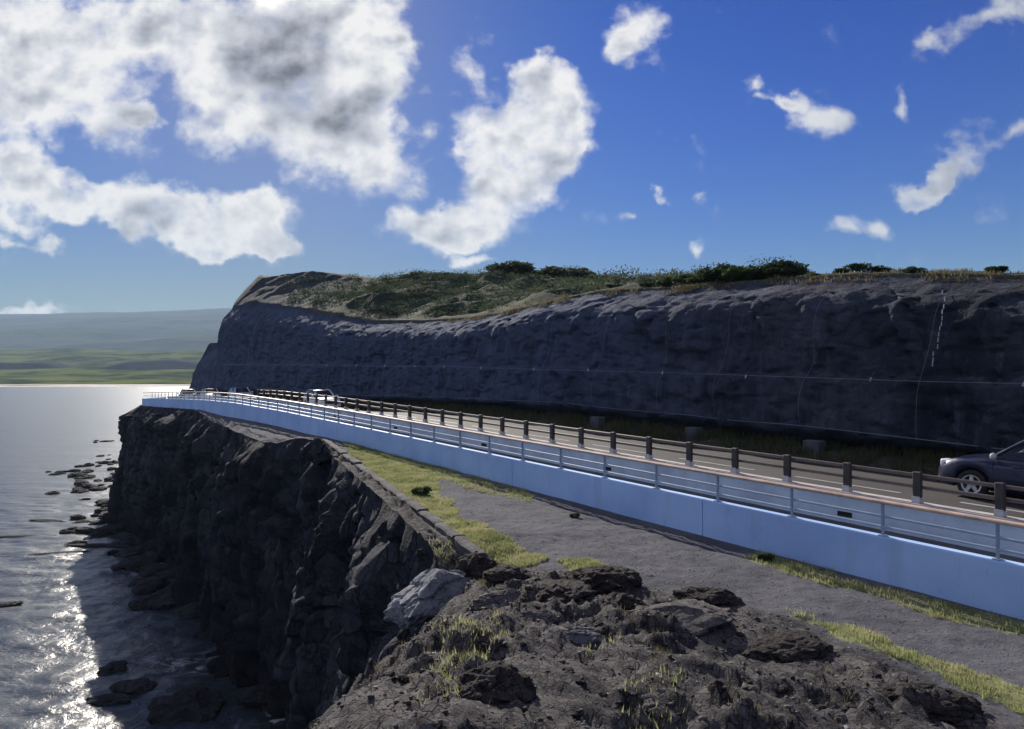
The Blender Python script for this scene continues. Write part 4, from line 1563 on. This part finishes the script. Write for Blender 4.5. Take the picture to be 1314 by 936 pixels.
# row of dark bushes on the lip (880-1020) and neighbours
LIPB = [(885, .65), (900, .75), (916, .8), (934, .8), (950, .85), (968, .85), (984, .75), (1000, .8), (1016, .55)]
for k, (px, sc) in enumerate(LIPB):
    i = s_for_px(px, NF + 3)
    p = CLIFF[i, NF + 3]
    shrub('bush', (p[0], p[1], p[2] - .02), (sc * 1.35, sc * 1.2, sc * .85), PROTO, k, 'dark green bush in the dense clump on the cliff-top skyline', 'bush', 'bushes in the cliff-top clump', k * 1.3)
for k, (px, sc, lab) in enumerate([(788, .5, 'small dark shrub on the cliff-top skyline just past the end of the wooded hill'), (830, .42, 'lone little shrub on the skyline between the hill and the bush clump'),
                                   (853, .6, 'rounded shrub on the skyline close before the dense bush clump'), (1045, .38, 'low straggly shrub just past the dense bush clump on the cliff top'),
                                   (1082, .42, 'taller wispy shrub on the cliff-top skyline amid dry grass'), (1104, .45, 'wide wispy shrub on the highest part of the cliff-top skyline'),
                                   (1130, .45, 'small wispy shrub sloping down beside the wide one on the skyline'), (1172, .42, 'single tiny shrub poking up from dry grass above the dashed white cable'), (1275, .4, 'low green shrub on the skyline above the dark blue car')]):
    i = s_for_px(px, NF + 3)
    p = CLIFF[i, NF + 3]
    shrub('shrub', (p[0], p[1], p[2] - .03), (sc * 1.25, sc * 1.1, sc * (.55 + .12 * (k % 3))), PROTO, k + 1, lab, 'shrub', rz=k)
# trees along the hill crest skyline
for k, px in enumerate(list(range(505, 772, 12))):
    row = NF + NH - 3
    i = s_for_px(px, row)
    p = CLIFF[i, row]
    sc = random.uniform(.9, 1.5)
    shrub('hill_tree', (p[0], p[1], p[2] - .5), (sc * 1.7, sc * 1.7, sc * (.55 if px < 640 else .8)), FARP, k, 'small bushy tree on the crest of the wooded hill behind the road cliff', 'tree', 'trees along the wooded hill crest', k)


def hill_scrub():
    V = []
    n = 560
    for k in range(n):
        i = int(np.searchsorted(CS, random.uniform(27, 90)))
        row = NF + 3 + int(random.random() * (NH - 3))
        if CS[i] > 72 and random.random() < .55 + .04 * (CS[i] - 72):
            continue
        p = CLIFF[i, row]
        r = random.uniform(.55, 1.35)
        v = leaf_cloud(190, r * 1.7, r * 1.7, r * .7, .075, 6, 1000 + k)
        V.append(v + p - np.array([0, 0, .25 * r]))
    V = np.concatenate(V)
    o = add('hill_scrub', mesh_from('hill_scrub', V, np.arange(len(V)).reshape(-1, 4), M['leaf_far']))
    tag(o, 'dense green scrub covering the hollow of the hill behind the road cliff', 'scrub', kind='stuff')


hill_scrub()

# weeds on the terrace: two leafy plants by the wall and one in the grass
for (px, py, sc, lab) in [(981, 720, .20, 'small green weed growing against the foot of the white wall'), (541, 636, .34, 'bushy green plant in the yellow grass beside the kerb wall'),
                          (737, 664, .16, 'low dark weed on the gravel in front of the wall under the railing'), (659, 618, .14, 'tiny dark weed standing against the white wall past the grass patch')]:
    p = ground_at(px, py)
    shrub('weed', (p.x, p.y, p.z - .02), sc, PROTO, int(px), lab, 'plant')

# ---- rockfall netting on the road cliff: cables and anchors
net = empty('rockfall_net', (*ST(20, 23.7), float(road_z(20))))
tag(net, 'steel cables and anchor plates of the rockfall net over the road cliff', 'netting')


def net_cable(name, pts, r, mat=M['cable']):
    V, Fc = tube_mesh(pts, r, 5)
    return place(add(name, mesh_from(name, V, Fc, mat)), net)


def off_cliff(s, row, d=0.14):
    i = int(np.clip(np.searchsorted(CS, s), 0, len(CS) - 1))
    a = max(row - 3, 0)
    cand = [CLIFF[i, int(q)] for q in (row - 2, row, row + 2) if 0 <= q < CLIFF.shape[1]]
    nrm = np.array([-N0[0], -N0[1]])
    best = max(c[:2] @ nrm for c in cand)
    p = np.array(CLIFF[i, int(row)])
    p[:2] += nrm * (best - p[:2] @ nrm + d)
    return Vector(p)


MIDROW, LOWROW = int(NF * .50), int(NF * .12)
def seam_row(s):
    i = int(np.clip(np.searchsorted(CS, s), 0, len(CS) - 1))
    q = CLIFF[i, :NF]
    px, py = proj(q[:, 0], q[:, 1], q[:, 2])
    want = np.interp(px, SEAM[:, 0], SEAM[:, 1])
    return int(np.argmin(np.abs(py - want)))


seam = [off_cliff(s, seam_row(s)) for s in np.arange(3, 86, 0.9)]
for k in range(5):
    seam = [seam[0]] + [(seam[i - 1] + seam[i] * 2 + seam[i + 1]) / 4 for i in range(1, len(seam) - 1)] + [seam[-1]]
net_cable('seam_cable', seam, .011)
low = [off_cliff(s, LOWROW, .1) for s in np.arange(-8, 86, 0.9)]
for k in range(3):
    low = [low[0]] + [(low[i - 1] + low[i] * 2 + low[i + 1]) / 4 for i in range(1, len(low) - 1)] + [low[-1]]
net_cable('hem_cable', low, .013)
for s in np.arange(3.5, 80, 3.9):
    s = s + random.uniform(-.5, .5)
    pts = [off_cliff(s, r, .12) for r in range(LOWROW, NF - 6, 4)]
    for k in range(4):
        pts = [pts[0]] + [(pts[i - 1] + pts[i] * 2 + pts[i + 1]) / 4 + Vector((-N0[0], -N0[1], 0)) * .03 for i in range(1, len(pts) - 1)] + [pts[-1]]
    net_cable('cable', pts, .006)
V, Fc = boxes([box8(-.03, .03, -.03, .03, -.07, .07)])
am = bevel_me(mesh_from('anchor_plate', V, Fc, M['anchor']), .015, 1)
for s in np.arange(4.2, 60, 4.6):
    o = add('anchor_plate', am)
    o.location = off_cliff(s, seam_row(s), .16)
    o.rotation_euler = (random.uniform(-.3, .3), .2, .6)
    place(o, net)
# dashed pale rope of wire clips hanging near the right
u0, u1 = (1222, 378), (1203, 488)
for k in range(13):
    f = k / 12
    px, py = u0[0] + (u1[0] - u0[0]) * f, u0[1] + (u1[1] - u0[1]) * f
    i = min(range(len(CS)), key=lambda q: abs(657 + F * CLIFF[q, MIDROW + int((1 - f) * 34), 0] / max(CLIFF[q, MIDROW + int((1 - f) * 34), 1], 3) - px))
    p = off_cliff(CS[i], MIDROW + int((1 - f) * 34), .16)
    o = add('cable_clip', am)
    o.location = p
    o.scale = (.5, .5, 1.1)
    o.rotation_euler = (0, .15, .6)
    place(o, net)

# concrete footings under the net hem
for (s, lab) in [(15.2, 'grey concrete footing below the net hem nearest the dark blue car'), (20.6, 'grey concrete footing below the net, second from the dark blue car'), (26.5, 'grey concrete footing below the net, farthest from the dark blue car')]:
    V, Fc = boxes([box8(-.30, .30, -.22, .22, -.3, .24)])
    o = add('footing_block', bevel_me(mesh_from('footing_block', V, Fc, M['block']), .03, 1))
    o.location = (*ST(s, 23.2), float(road_z(s)) + .32)
    o.rotation_euler = (0, 0, math.atan2(D0[1], D0[0]))
    tag(o, lab, 'footing')

# ---- cars
M['rubber'] = simple('tyre_rubber', (0.015, 0.015, 0.016), .85, var=.1)
M['rim'] = simple('alloy_rim', (0.62, 0.63, 0.66), .35, .6, var=.05)
M['trim'] = simple('black_trim', (0.018, 0.018, 0.02), .5, var=.05)
M['lamp'] = simple('lamp_lens', (0.80, 0.82, 0.86), .12, .0, var=.03)
M['red_lamp'] = simple('tail_lens', (0.35, 0.02, 0.02), .2, var=.05)
M['plate'] = simple('number_plate', (0.75, 0.75, 0.72), .5, var=.02)
M['seat'] = simple('seat_fabric', (0.03, 0.03, 0.033), .9, var=.1)


def paint_mat(name, col, metal=.35):
    m, N, b = new_mat(name)
    b.inputs['Base Color'].default_value = (*col, 1)
    b.inputs['Metallic'].default_value = metal
    b.inputs['Roughness'].default_value = .32
    b.inputs['Coat Weight'].default_value = .45
    b.inputs['Coat Roughness'].default_value = .05
    pos = N.n('ShaderNodeTexCoord').outputs['Object']
    N.put(b.inputs['Roughness'], N.ramp(N.noise(pos, 3, 4), .3, .7, .26, .42))
    return m


def glass_mat():
    m, N, b = new_mat('car_glass')
    b.inputs['Base Color'].default_value = (.02, .024, .028, 1)
    b.inputs['Roughness'].default_value = .04
    b.inputs['Specular IOR Level'].default_value = .7
    b.inputs['Alpha'].default_value = .82
    return m


M['glass'] = glass_mat()


def make_car(paint, label, suv=True):
    """x forward, origin on the ground under the middle"""
    L, Wd = (4.45, 1.82) if suv else (4.1, 1.72)
    rt = 1.60 if suv else 1.46
    belt = 1.02 if suv else .93
    root = empty('car')
    tag(root, label, 'car')
    fa, ra = L / 2 - .90, -L / 2 + .85
    wr = .345 if suv else .315
    # lower hull: stations along x, ring of (half width, z)
    xs = sorted(set(list(np.linspace(-L / 2, L / 2, 41)) + [fa + d for d in (-.42, -.36, -.25, .25, .36, .42)] + [ra + d for d in (-.42, -.36, -.25, .25, .36, .42)]))
    hood = lambda x: float(np.interp(x, [-L / 2, -L / 2 + .08, -L / 2 + .4, L / 2 - 1.25, L / 2 - .5, L / 2 - .12, L / 2], [belt - .22, belt - .04, belt, belt + .01, belt - .08, belt - .22, belt - .38]))
    half = lambda x: Wd / 2 * float(np.interp(abs(x), [0, L / 2 - .9, L / 2 - .35, L / 2 - .08, L / 2], [1, 1, .95, .82, .68]))

    def sill(x):
        z = .24 + .10 * max(0, abs(x) - L / 2 + .5)
        for a in (fa, ra):
            d = abs(x - a)
            q = wr + .055
            if d < q:
                z = max(z, wr + math.sqrt(q * q - d * d) * .98)
        return z
    V, Fc = [], []
    for x in xs:
        h, s, t = half(x), sill(x), hood(x)
        t = max(t, s + .06)
        m1, m2 = s + (t - s) * .30, s + (t - s) * .72
        for (w, z) in ((h * .96, s), (h * 1.0, m1), (h * .995, m2), (h * .93, t - .03), (h * .86, t), (h * .45, t + .02), (0, t + .025)):
            V.append((x, w, z))
        for (w, z) in ((-h * .45, t + .02), (-h * .86, t), (-h * .93, t - .03), (-h * .995, m2), (-h * 1.0, m1), (-h * .96, s)):
            V.append((x, w, z))
    k = 13
    for i in range(len(xs) - 1):
        for j in range(k - 1):
            Fc.append((i * k + j, i * k + j + 1, (i + 1) * k + j + 1, (i + 1) * k + j))
        Fc.append((i * k + k - 1, i * k, (i + 1) * k, (i + 1) * k + k - 1))
    Fc.append(tuple(range(k)))
    Fc.append(tuple((len(xs) - 1) * k + j for j in range(k))[::-1])
    me = mesh_from('body', V, Fc, paint, True)
    bm = bmesh.new(); bm.from_mesh(me); bmesh.ops.recalc_face_normals(bm, faces=list(bm.faces)); bm.to_mesh(me); bm.free()
    add('body', me, root)
    # greenhouse: roof shell and pillars in paint, glass between
    xb = [-L / 2 + .18, -L / 2 + .62, .15, L / 2 - 1.30]     # rear base, rear roof, front roof, windscreen base
    bw, tw = Wd / 2 * .88, Wd / 2 * .66
    b0, r0 = belt + .005, rt
    P = {}
    for sgn in (1, -1):
        P['rb', sgn] = Vector((xb[0], sgn * bw * .94, b0)); P['rr', sgn] = Vector((xb[1], sgn * tw, r0 - .05))
        P['fr', sgn] = Vector((xb[2], sgn * tw, r0 - .03)); P['fb', sgn] = Vector((xb[3], sgn * bw * .95, b0))
        P['mb', sgn] = Vector((-.30, sgn * bw, b0)); P['mr', sgn] = Vector((-.45, sgn * tw, r0 - .02))
    # roof (domed grid)
    V, Fc = [], []
    nx, ny = 9, 7
    for i in range(nx):
        f = i / (nx - 1)
        x = xb[1] + (xb[2] - xb[1]) * f
        for j in range(ny):
            g = j / (ny - 1) * 2 - 1
            V.append((x, g * tw, r0 - .05 * (g * g) - .05 * (2 * f - 1) ** 2 + .01))
    Fc = [(i * ny + j, (i + 1) * ny + j, (i + 1) * ny + j + 1, i * ny + j + 1) for i in range(nx - 1) for j in range(ny - 1)]
    rme = mesh_from('roof', V, Fc, paint, True)
    ro = add('roof', rme, root)
    ro.modifiers.new('thick', 'SOLIDIFY').thickness = .03

    def pane(nm, a, b, c, d, n=5, bulge=.03, outw=Vector((0, 0, 1))):
        V, Fc = [], []
        for i in range(n):
            for j in range(n):
                u, v = i / (n - 1), j / (n - 1)
                p = a * (1 - u) * (1 - v) + b * u * (1 - v) + c * u * v + d * (1 - u) * v
                p = p + outw * bulge * (1 - (2 * u - 1) ** 2)
                V.append(p)
        Fc = [(i * n + j, (i + 1) * n + j, (i + 1) * n + j + 1, i * n + j + 1) for i in range(n - 1) for j in range(n - 1)]
        add(nm, mesh_from(nm, V, Fc, M['glass'], True), root)
    pane('windscreen', P['fb', 1], P['fb', -1], P['fr', -1], P['fr', 1], outw=Vector((.9, 0, .5)), bulge=.06)
    pane('rear_window', P['rb', 1], P['rb', -1], P['rr', -1], P['rr', 1], outw=Vector((-.9, 0, .4)), bulge=.04)
    for sgn in (1, -1):
        pane('side_window', P['mb', sgn], P['fb', sgn], P['fr', sgn], P['mr', sgn], bulge=0.0)
        pane('side_window', P['rb', sgn], P['mb', sgn], P['mr', sgn], P['rr', sgn], bulge=0.0)
        for (a, b) in (('fb', 'fr'), ('mb', 'mr'), ('rb', 'rr')):
            v, f = tube_mesh([P[a, sgn], (P[a, sgn] + P[b, sgn]) / 2 + Vector((0, 0, .01)), P[b, sgn]], .042, 8)
            add('pillar', mesh_from('pillar', v, f, paint if a != 'mb' else M['trim'], True), root)
        # roof rail, door line, handles, mirror
        v, f = tube_mesh([P['rr', sgn] + Vector((.1, 0, .05)), P['mr', sgn] + Vector((0, 0, .055)), P['fr', sgn] + Vector((-.1, 0, .045))], .02, 6)
        add('roof_rail', mesh_from('roof_rail', v, f, M['bracket'] if suv else M['trim'], True), root)
        for hx in (.35, -.75):
            v, f = boxes([box8(hx - .10, hx + .10, sgn * Wd / 2 - .02, sgn * Wd / 2 + .02, belt - .17, belt - .13)])
            add('door_handle', bevel_me(mesh_from('door_handle', v, f, M['trim']), .008, 1), root)
        for hx in (.85, -.28):
            v, f = boxes([box8(hx - .006, hx + .006, sgn * (Wd / 2 - .012) - .01, sgn * (Wd / 2 - .012) + .013, .36, belt - .06)])
            add('door_seam', mesh_from('door_seam', v, f, M['trim']), root)
        mm = rock_mesh('mirror', 3, paint if not suv else M['bracket'], 2, 0.0, 1.0, 0.0)
        o = add('mirror', mm, root)
        o.location = (L / 2 - 1.42, sgn * (Wd / 2 + .08), belt + .07)
        o.scale = (.07, .12, .085)
        # lamps
        hl = bpy.data.meshes.new('h')
        v, f = boxes([box8(L / 2 - .52, L / 2 - .10, min(sgn * .44, sgn * .76) if suv else min(sgn * .42, sgn * .72), max(sgn * .44, sgn * .76) if suv else max(sgn * .42, sgn * .72), belt - .34, belt - .15)])
        hm_ = bevel_me(mesh_from('headlight', v, f, M['lamp'], True), .05, 2)
        add('headlight', hm_, root)
        v, f = boxes([box8(-L / 2 - .01, -L / 2 + .2, min(sgn * .52, sgn * .76), max(sgn * .52, sgn * .76), belt - .30, belt - .08)])
        add('tail_light', bevel_me(mesh_from('tail_light', v, f, M['red_lamp']), .03, 2), root)
    v, f = boxes([box8(L / 2 - .16, L / 2 + .012, -.52, .52, .46, .66)])
    add('grille', bevel_me(mesh_from('grille', v, f, M['trim']), .03, 2), root)
    v, f = boxes([box8(L / 2 - .30, L / 2 + .03, -.72, .72, .26, .42)])
    add('bumper', bevel_me(mesh_from('bumper', v, f, M['trim'] if suv else paint), .05, 2), root)
    v, f = boxes([box8(-L / 2 - .03, -L / 2 + .3, -.72, .72, .28, .48)])
    add('rear_bumper', bevel_me(mesh_from('rear_bumper', v, f, M['trim'] if suv else paint), .05, 2), root)
    v, f = boxes([box8(-L / 2 + .5, L / 2 - .6, -Wd / 2 * .7, Wd / 2 * .7, .22, .5)])
    add('floor_pan', mesh_from('floor_pan', v, f, M['trim']), root)
    for sgn in (1, -1):
        v, f = boxes([box8(-.25, .25, sgn * .38 - .24, sgn * .38 + .24, .5, .75), box8(-.35, -.2, sgn * .38 - .24, sgn * .38 + .24, .6, 1.25)])
        add('car_seat', bevel_me(mesh_from('car_seat', v, f, M['seat']), .05, 2), root)
    # wheels
    bmw = bmesh.new()
    prof = [(.0, .06), (.21, .07), (.225, .11), (.30, .115), (.338, .095), (.345, .0), (.338, -.095), (.30, -.115), (.2, -.11), (.0, -.1)]
    n = 28
    V, Fc = [], []
    for i in range(n):
        a = 2 * math.pi * i / n
        for (r, y) in prof[1:-1]:
            r2 = r * wr / .345
            V.append((r2 * math.cos(a), y, r2 * math.sin(a)))
    kk = len(prof) - 2
    for i in range(n):
        i2 = (i + 1) % n
        for j in range(kk - 1):
            Fc.append((i * kk + j, i2 * kk + j, i2 * kk + j + 1, i * kk + j + 1))
    tyre = mesh_from('tyre', V, Fc, M['rubber'], True)
    V, Fc = [], []
    for i in range(5):                                   # spokes
        a = 2 * math.pi * i / 5 + .3
        ca, sa = math.cos(a), math.sin(a)
        q = []
        for y in (.055, .10):
            for (r, w) in ((.03, .05), (.215, .035)):
                for sg in (-1, 1):
                    r2 = r * wr / .345
                    q.append((r2 * ca - sg * w * sa, y, r2 * sa + sg * w * ca))
        b0_ = len(V)
        V += q
        for fc in ((0, 1, 3, 2), (4, 6, 7, 5), (0, 4, 5, 1), (2, 3, 7, 6), (0, 2, 6, 4), (1, 5, 7, 3)):
            Fc.append(tuple(b0_ + z for z in fc))
    for i in range(n):                                    # outer ring
        a = 2 * math.pi * i / n
        a2 = 2 * math.pi * (i + 1) / n
        b0_ = len(V)
        for aa in (a, a2):
            for (r, y) in ((.20, .105), (.232, .112), (.232, .05), (.20, .03)):
                r2 = r * wr / .345
                V.append((r2 * math.cos(aa), y, r2 * math.sin(aa)))
        for j in range(4):
            j2 = (j + 1) % 4
            Fc.append((b0_ + j, b0_ + j2, b0_ + 4 + j2, b0_ + 4 + j))
    c0 = len(V)
    V.append((0, .108, 0))
    for i in range(12):
        a = 2 * math.pi * i / 12
        V.append((.06 * math.cos(a), .10, .06 * math.sin(a)))
    for i in range(12):
        Fc.append((c0, c0 + 1 + i, c0 + 1 + (i + 1) % 12))
    rim = mesh_from('rim', V, Fc, M['rim'])
    V = [(0.2 * wr / .345 * math.cos(2 * math.pi * i / 20), .02, .2 * wr / .345 * math.sin(2 * math.pi * i / 20)) for i in range(20)]
    disc = mesh_from('brake_disc', V, [tuple(range(20))], M['trim'])
    for ax in (fa, ra):
        for sgn in (1, -1):
            w = empty('wheel', (ax, sgn * (Wd / 2 - .13), wr), 0 if sgn > 0 else math.pi)
            w.parent = root
            add('tyre', tyre, w)
            add('rim', rim, w)
            add('brake_disc', disc, w)
    return root


def put_car(c, s, t, rev=False):
    th = max(s - ARC_S, 0) / (ARC_T - 12.4)
    c.location = (*ST(s, t), float(road_z(s)) + .006)
    slope = float(road_z(s + 1) - road_z(s - 1)) / 2
    c.rotation_euler = (0, -slope * (-1 if rev else 1), math.atan2(D0[1], D0[0]) - th + (math.pi if rev else 0))


P_NAVY = paint_mat('navy_paint', (0.008, 0.011, 0.045))
P_WHITE = paint_mat('white_paint', (0.75, 0.76, 0.78), .0)
P_SILVER = paint_mat('silver_paint', (0.55, 0.57, 0.60), .5)
c = make_car(P_NAVY, 'dark blue car driving away beside the verge, cut by the picture edge')
put_car(c, 8.5 - (4.45 / 2 - .90), 20.3)
wcar = make_car(P_WHITE, 'white car far along the road behind the dark fence, largest of the distant cars', False)
put_car(wcar, 53.8, 16.9 + 2.9, True)
for (s, t, rev, lab) in [(75.0, 19.4, True, 'white car far along the road by the left end of the dark fence'), (86.5, 19.0, True, 'very distant white car half hidden beside the cliff end'), (90.0, 17.0, False, 'farthest pale car on the bend, against the green coast')]:
    c2 = copy_tree(wcar)
    c2['label'] = lab
    put_car(c2, s, t, rev)

# ================================================================== HAZE
hb = bmesh.new()
bmesh.ops.create_cube(hb, size=1.0)
for v in hb.verts:
    v.co = (v.co.x * 19000, 1700 + v.co.y * 7900, -3.0 + (v.co.z + .5) * 458)
hm2 = bpy.data.meshes.new('haze')
hb.to_mesh(hm2)
hb.free()
hmat = bpy.data.materials.new('haze')
hmat.use_nodes = True
ht = hmat.node_tree
ht.nodes.clear()
H = NT(ht)
pv = H.n('ShaderNodeVolumePrincipled')
pv.inputs['Color'].default_value = (0.55, 0.76, 1.0, 1)
pv.inputs['Density'].default_value = 0.00012
pv.inputs['Anisotropy'].default_value = 0.0
H.n('ShaderNodeOutputMaterial', ins={'Volume': pv.outputs[0]})
hm2.materials.append(hmat)
ho = add('haze', hm2)
ho['kind'] = 'stuff'
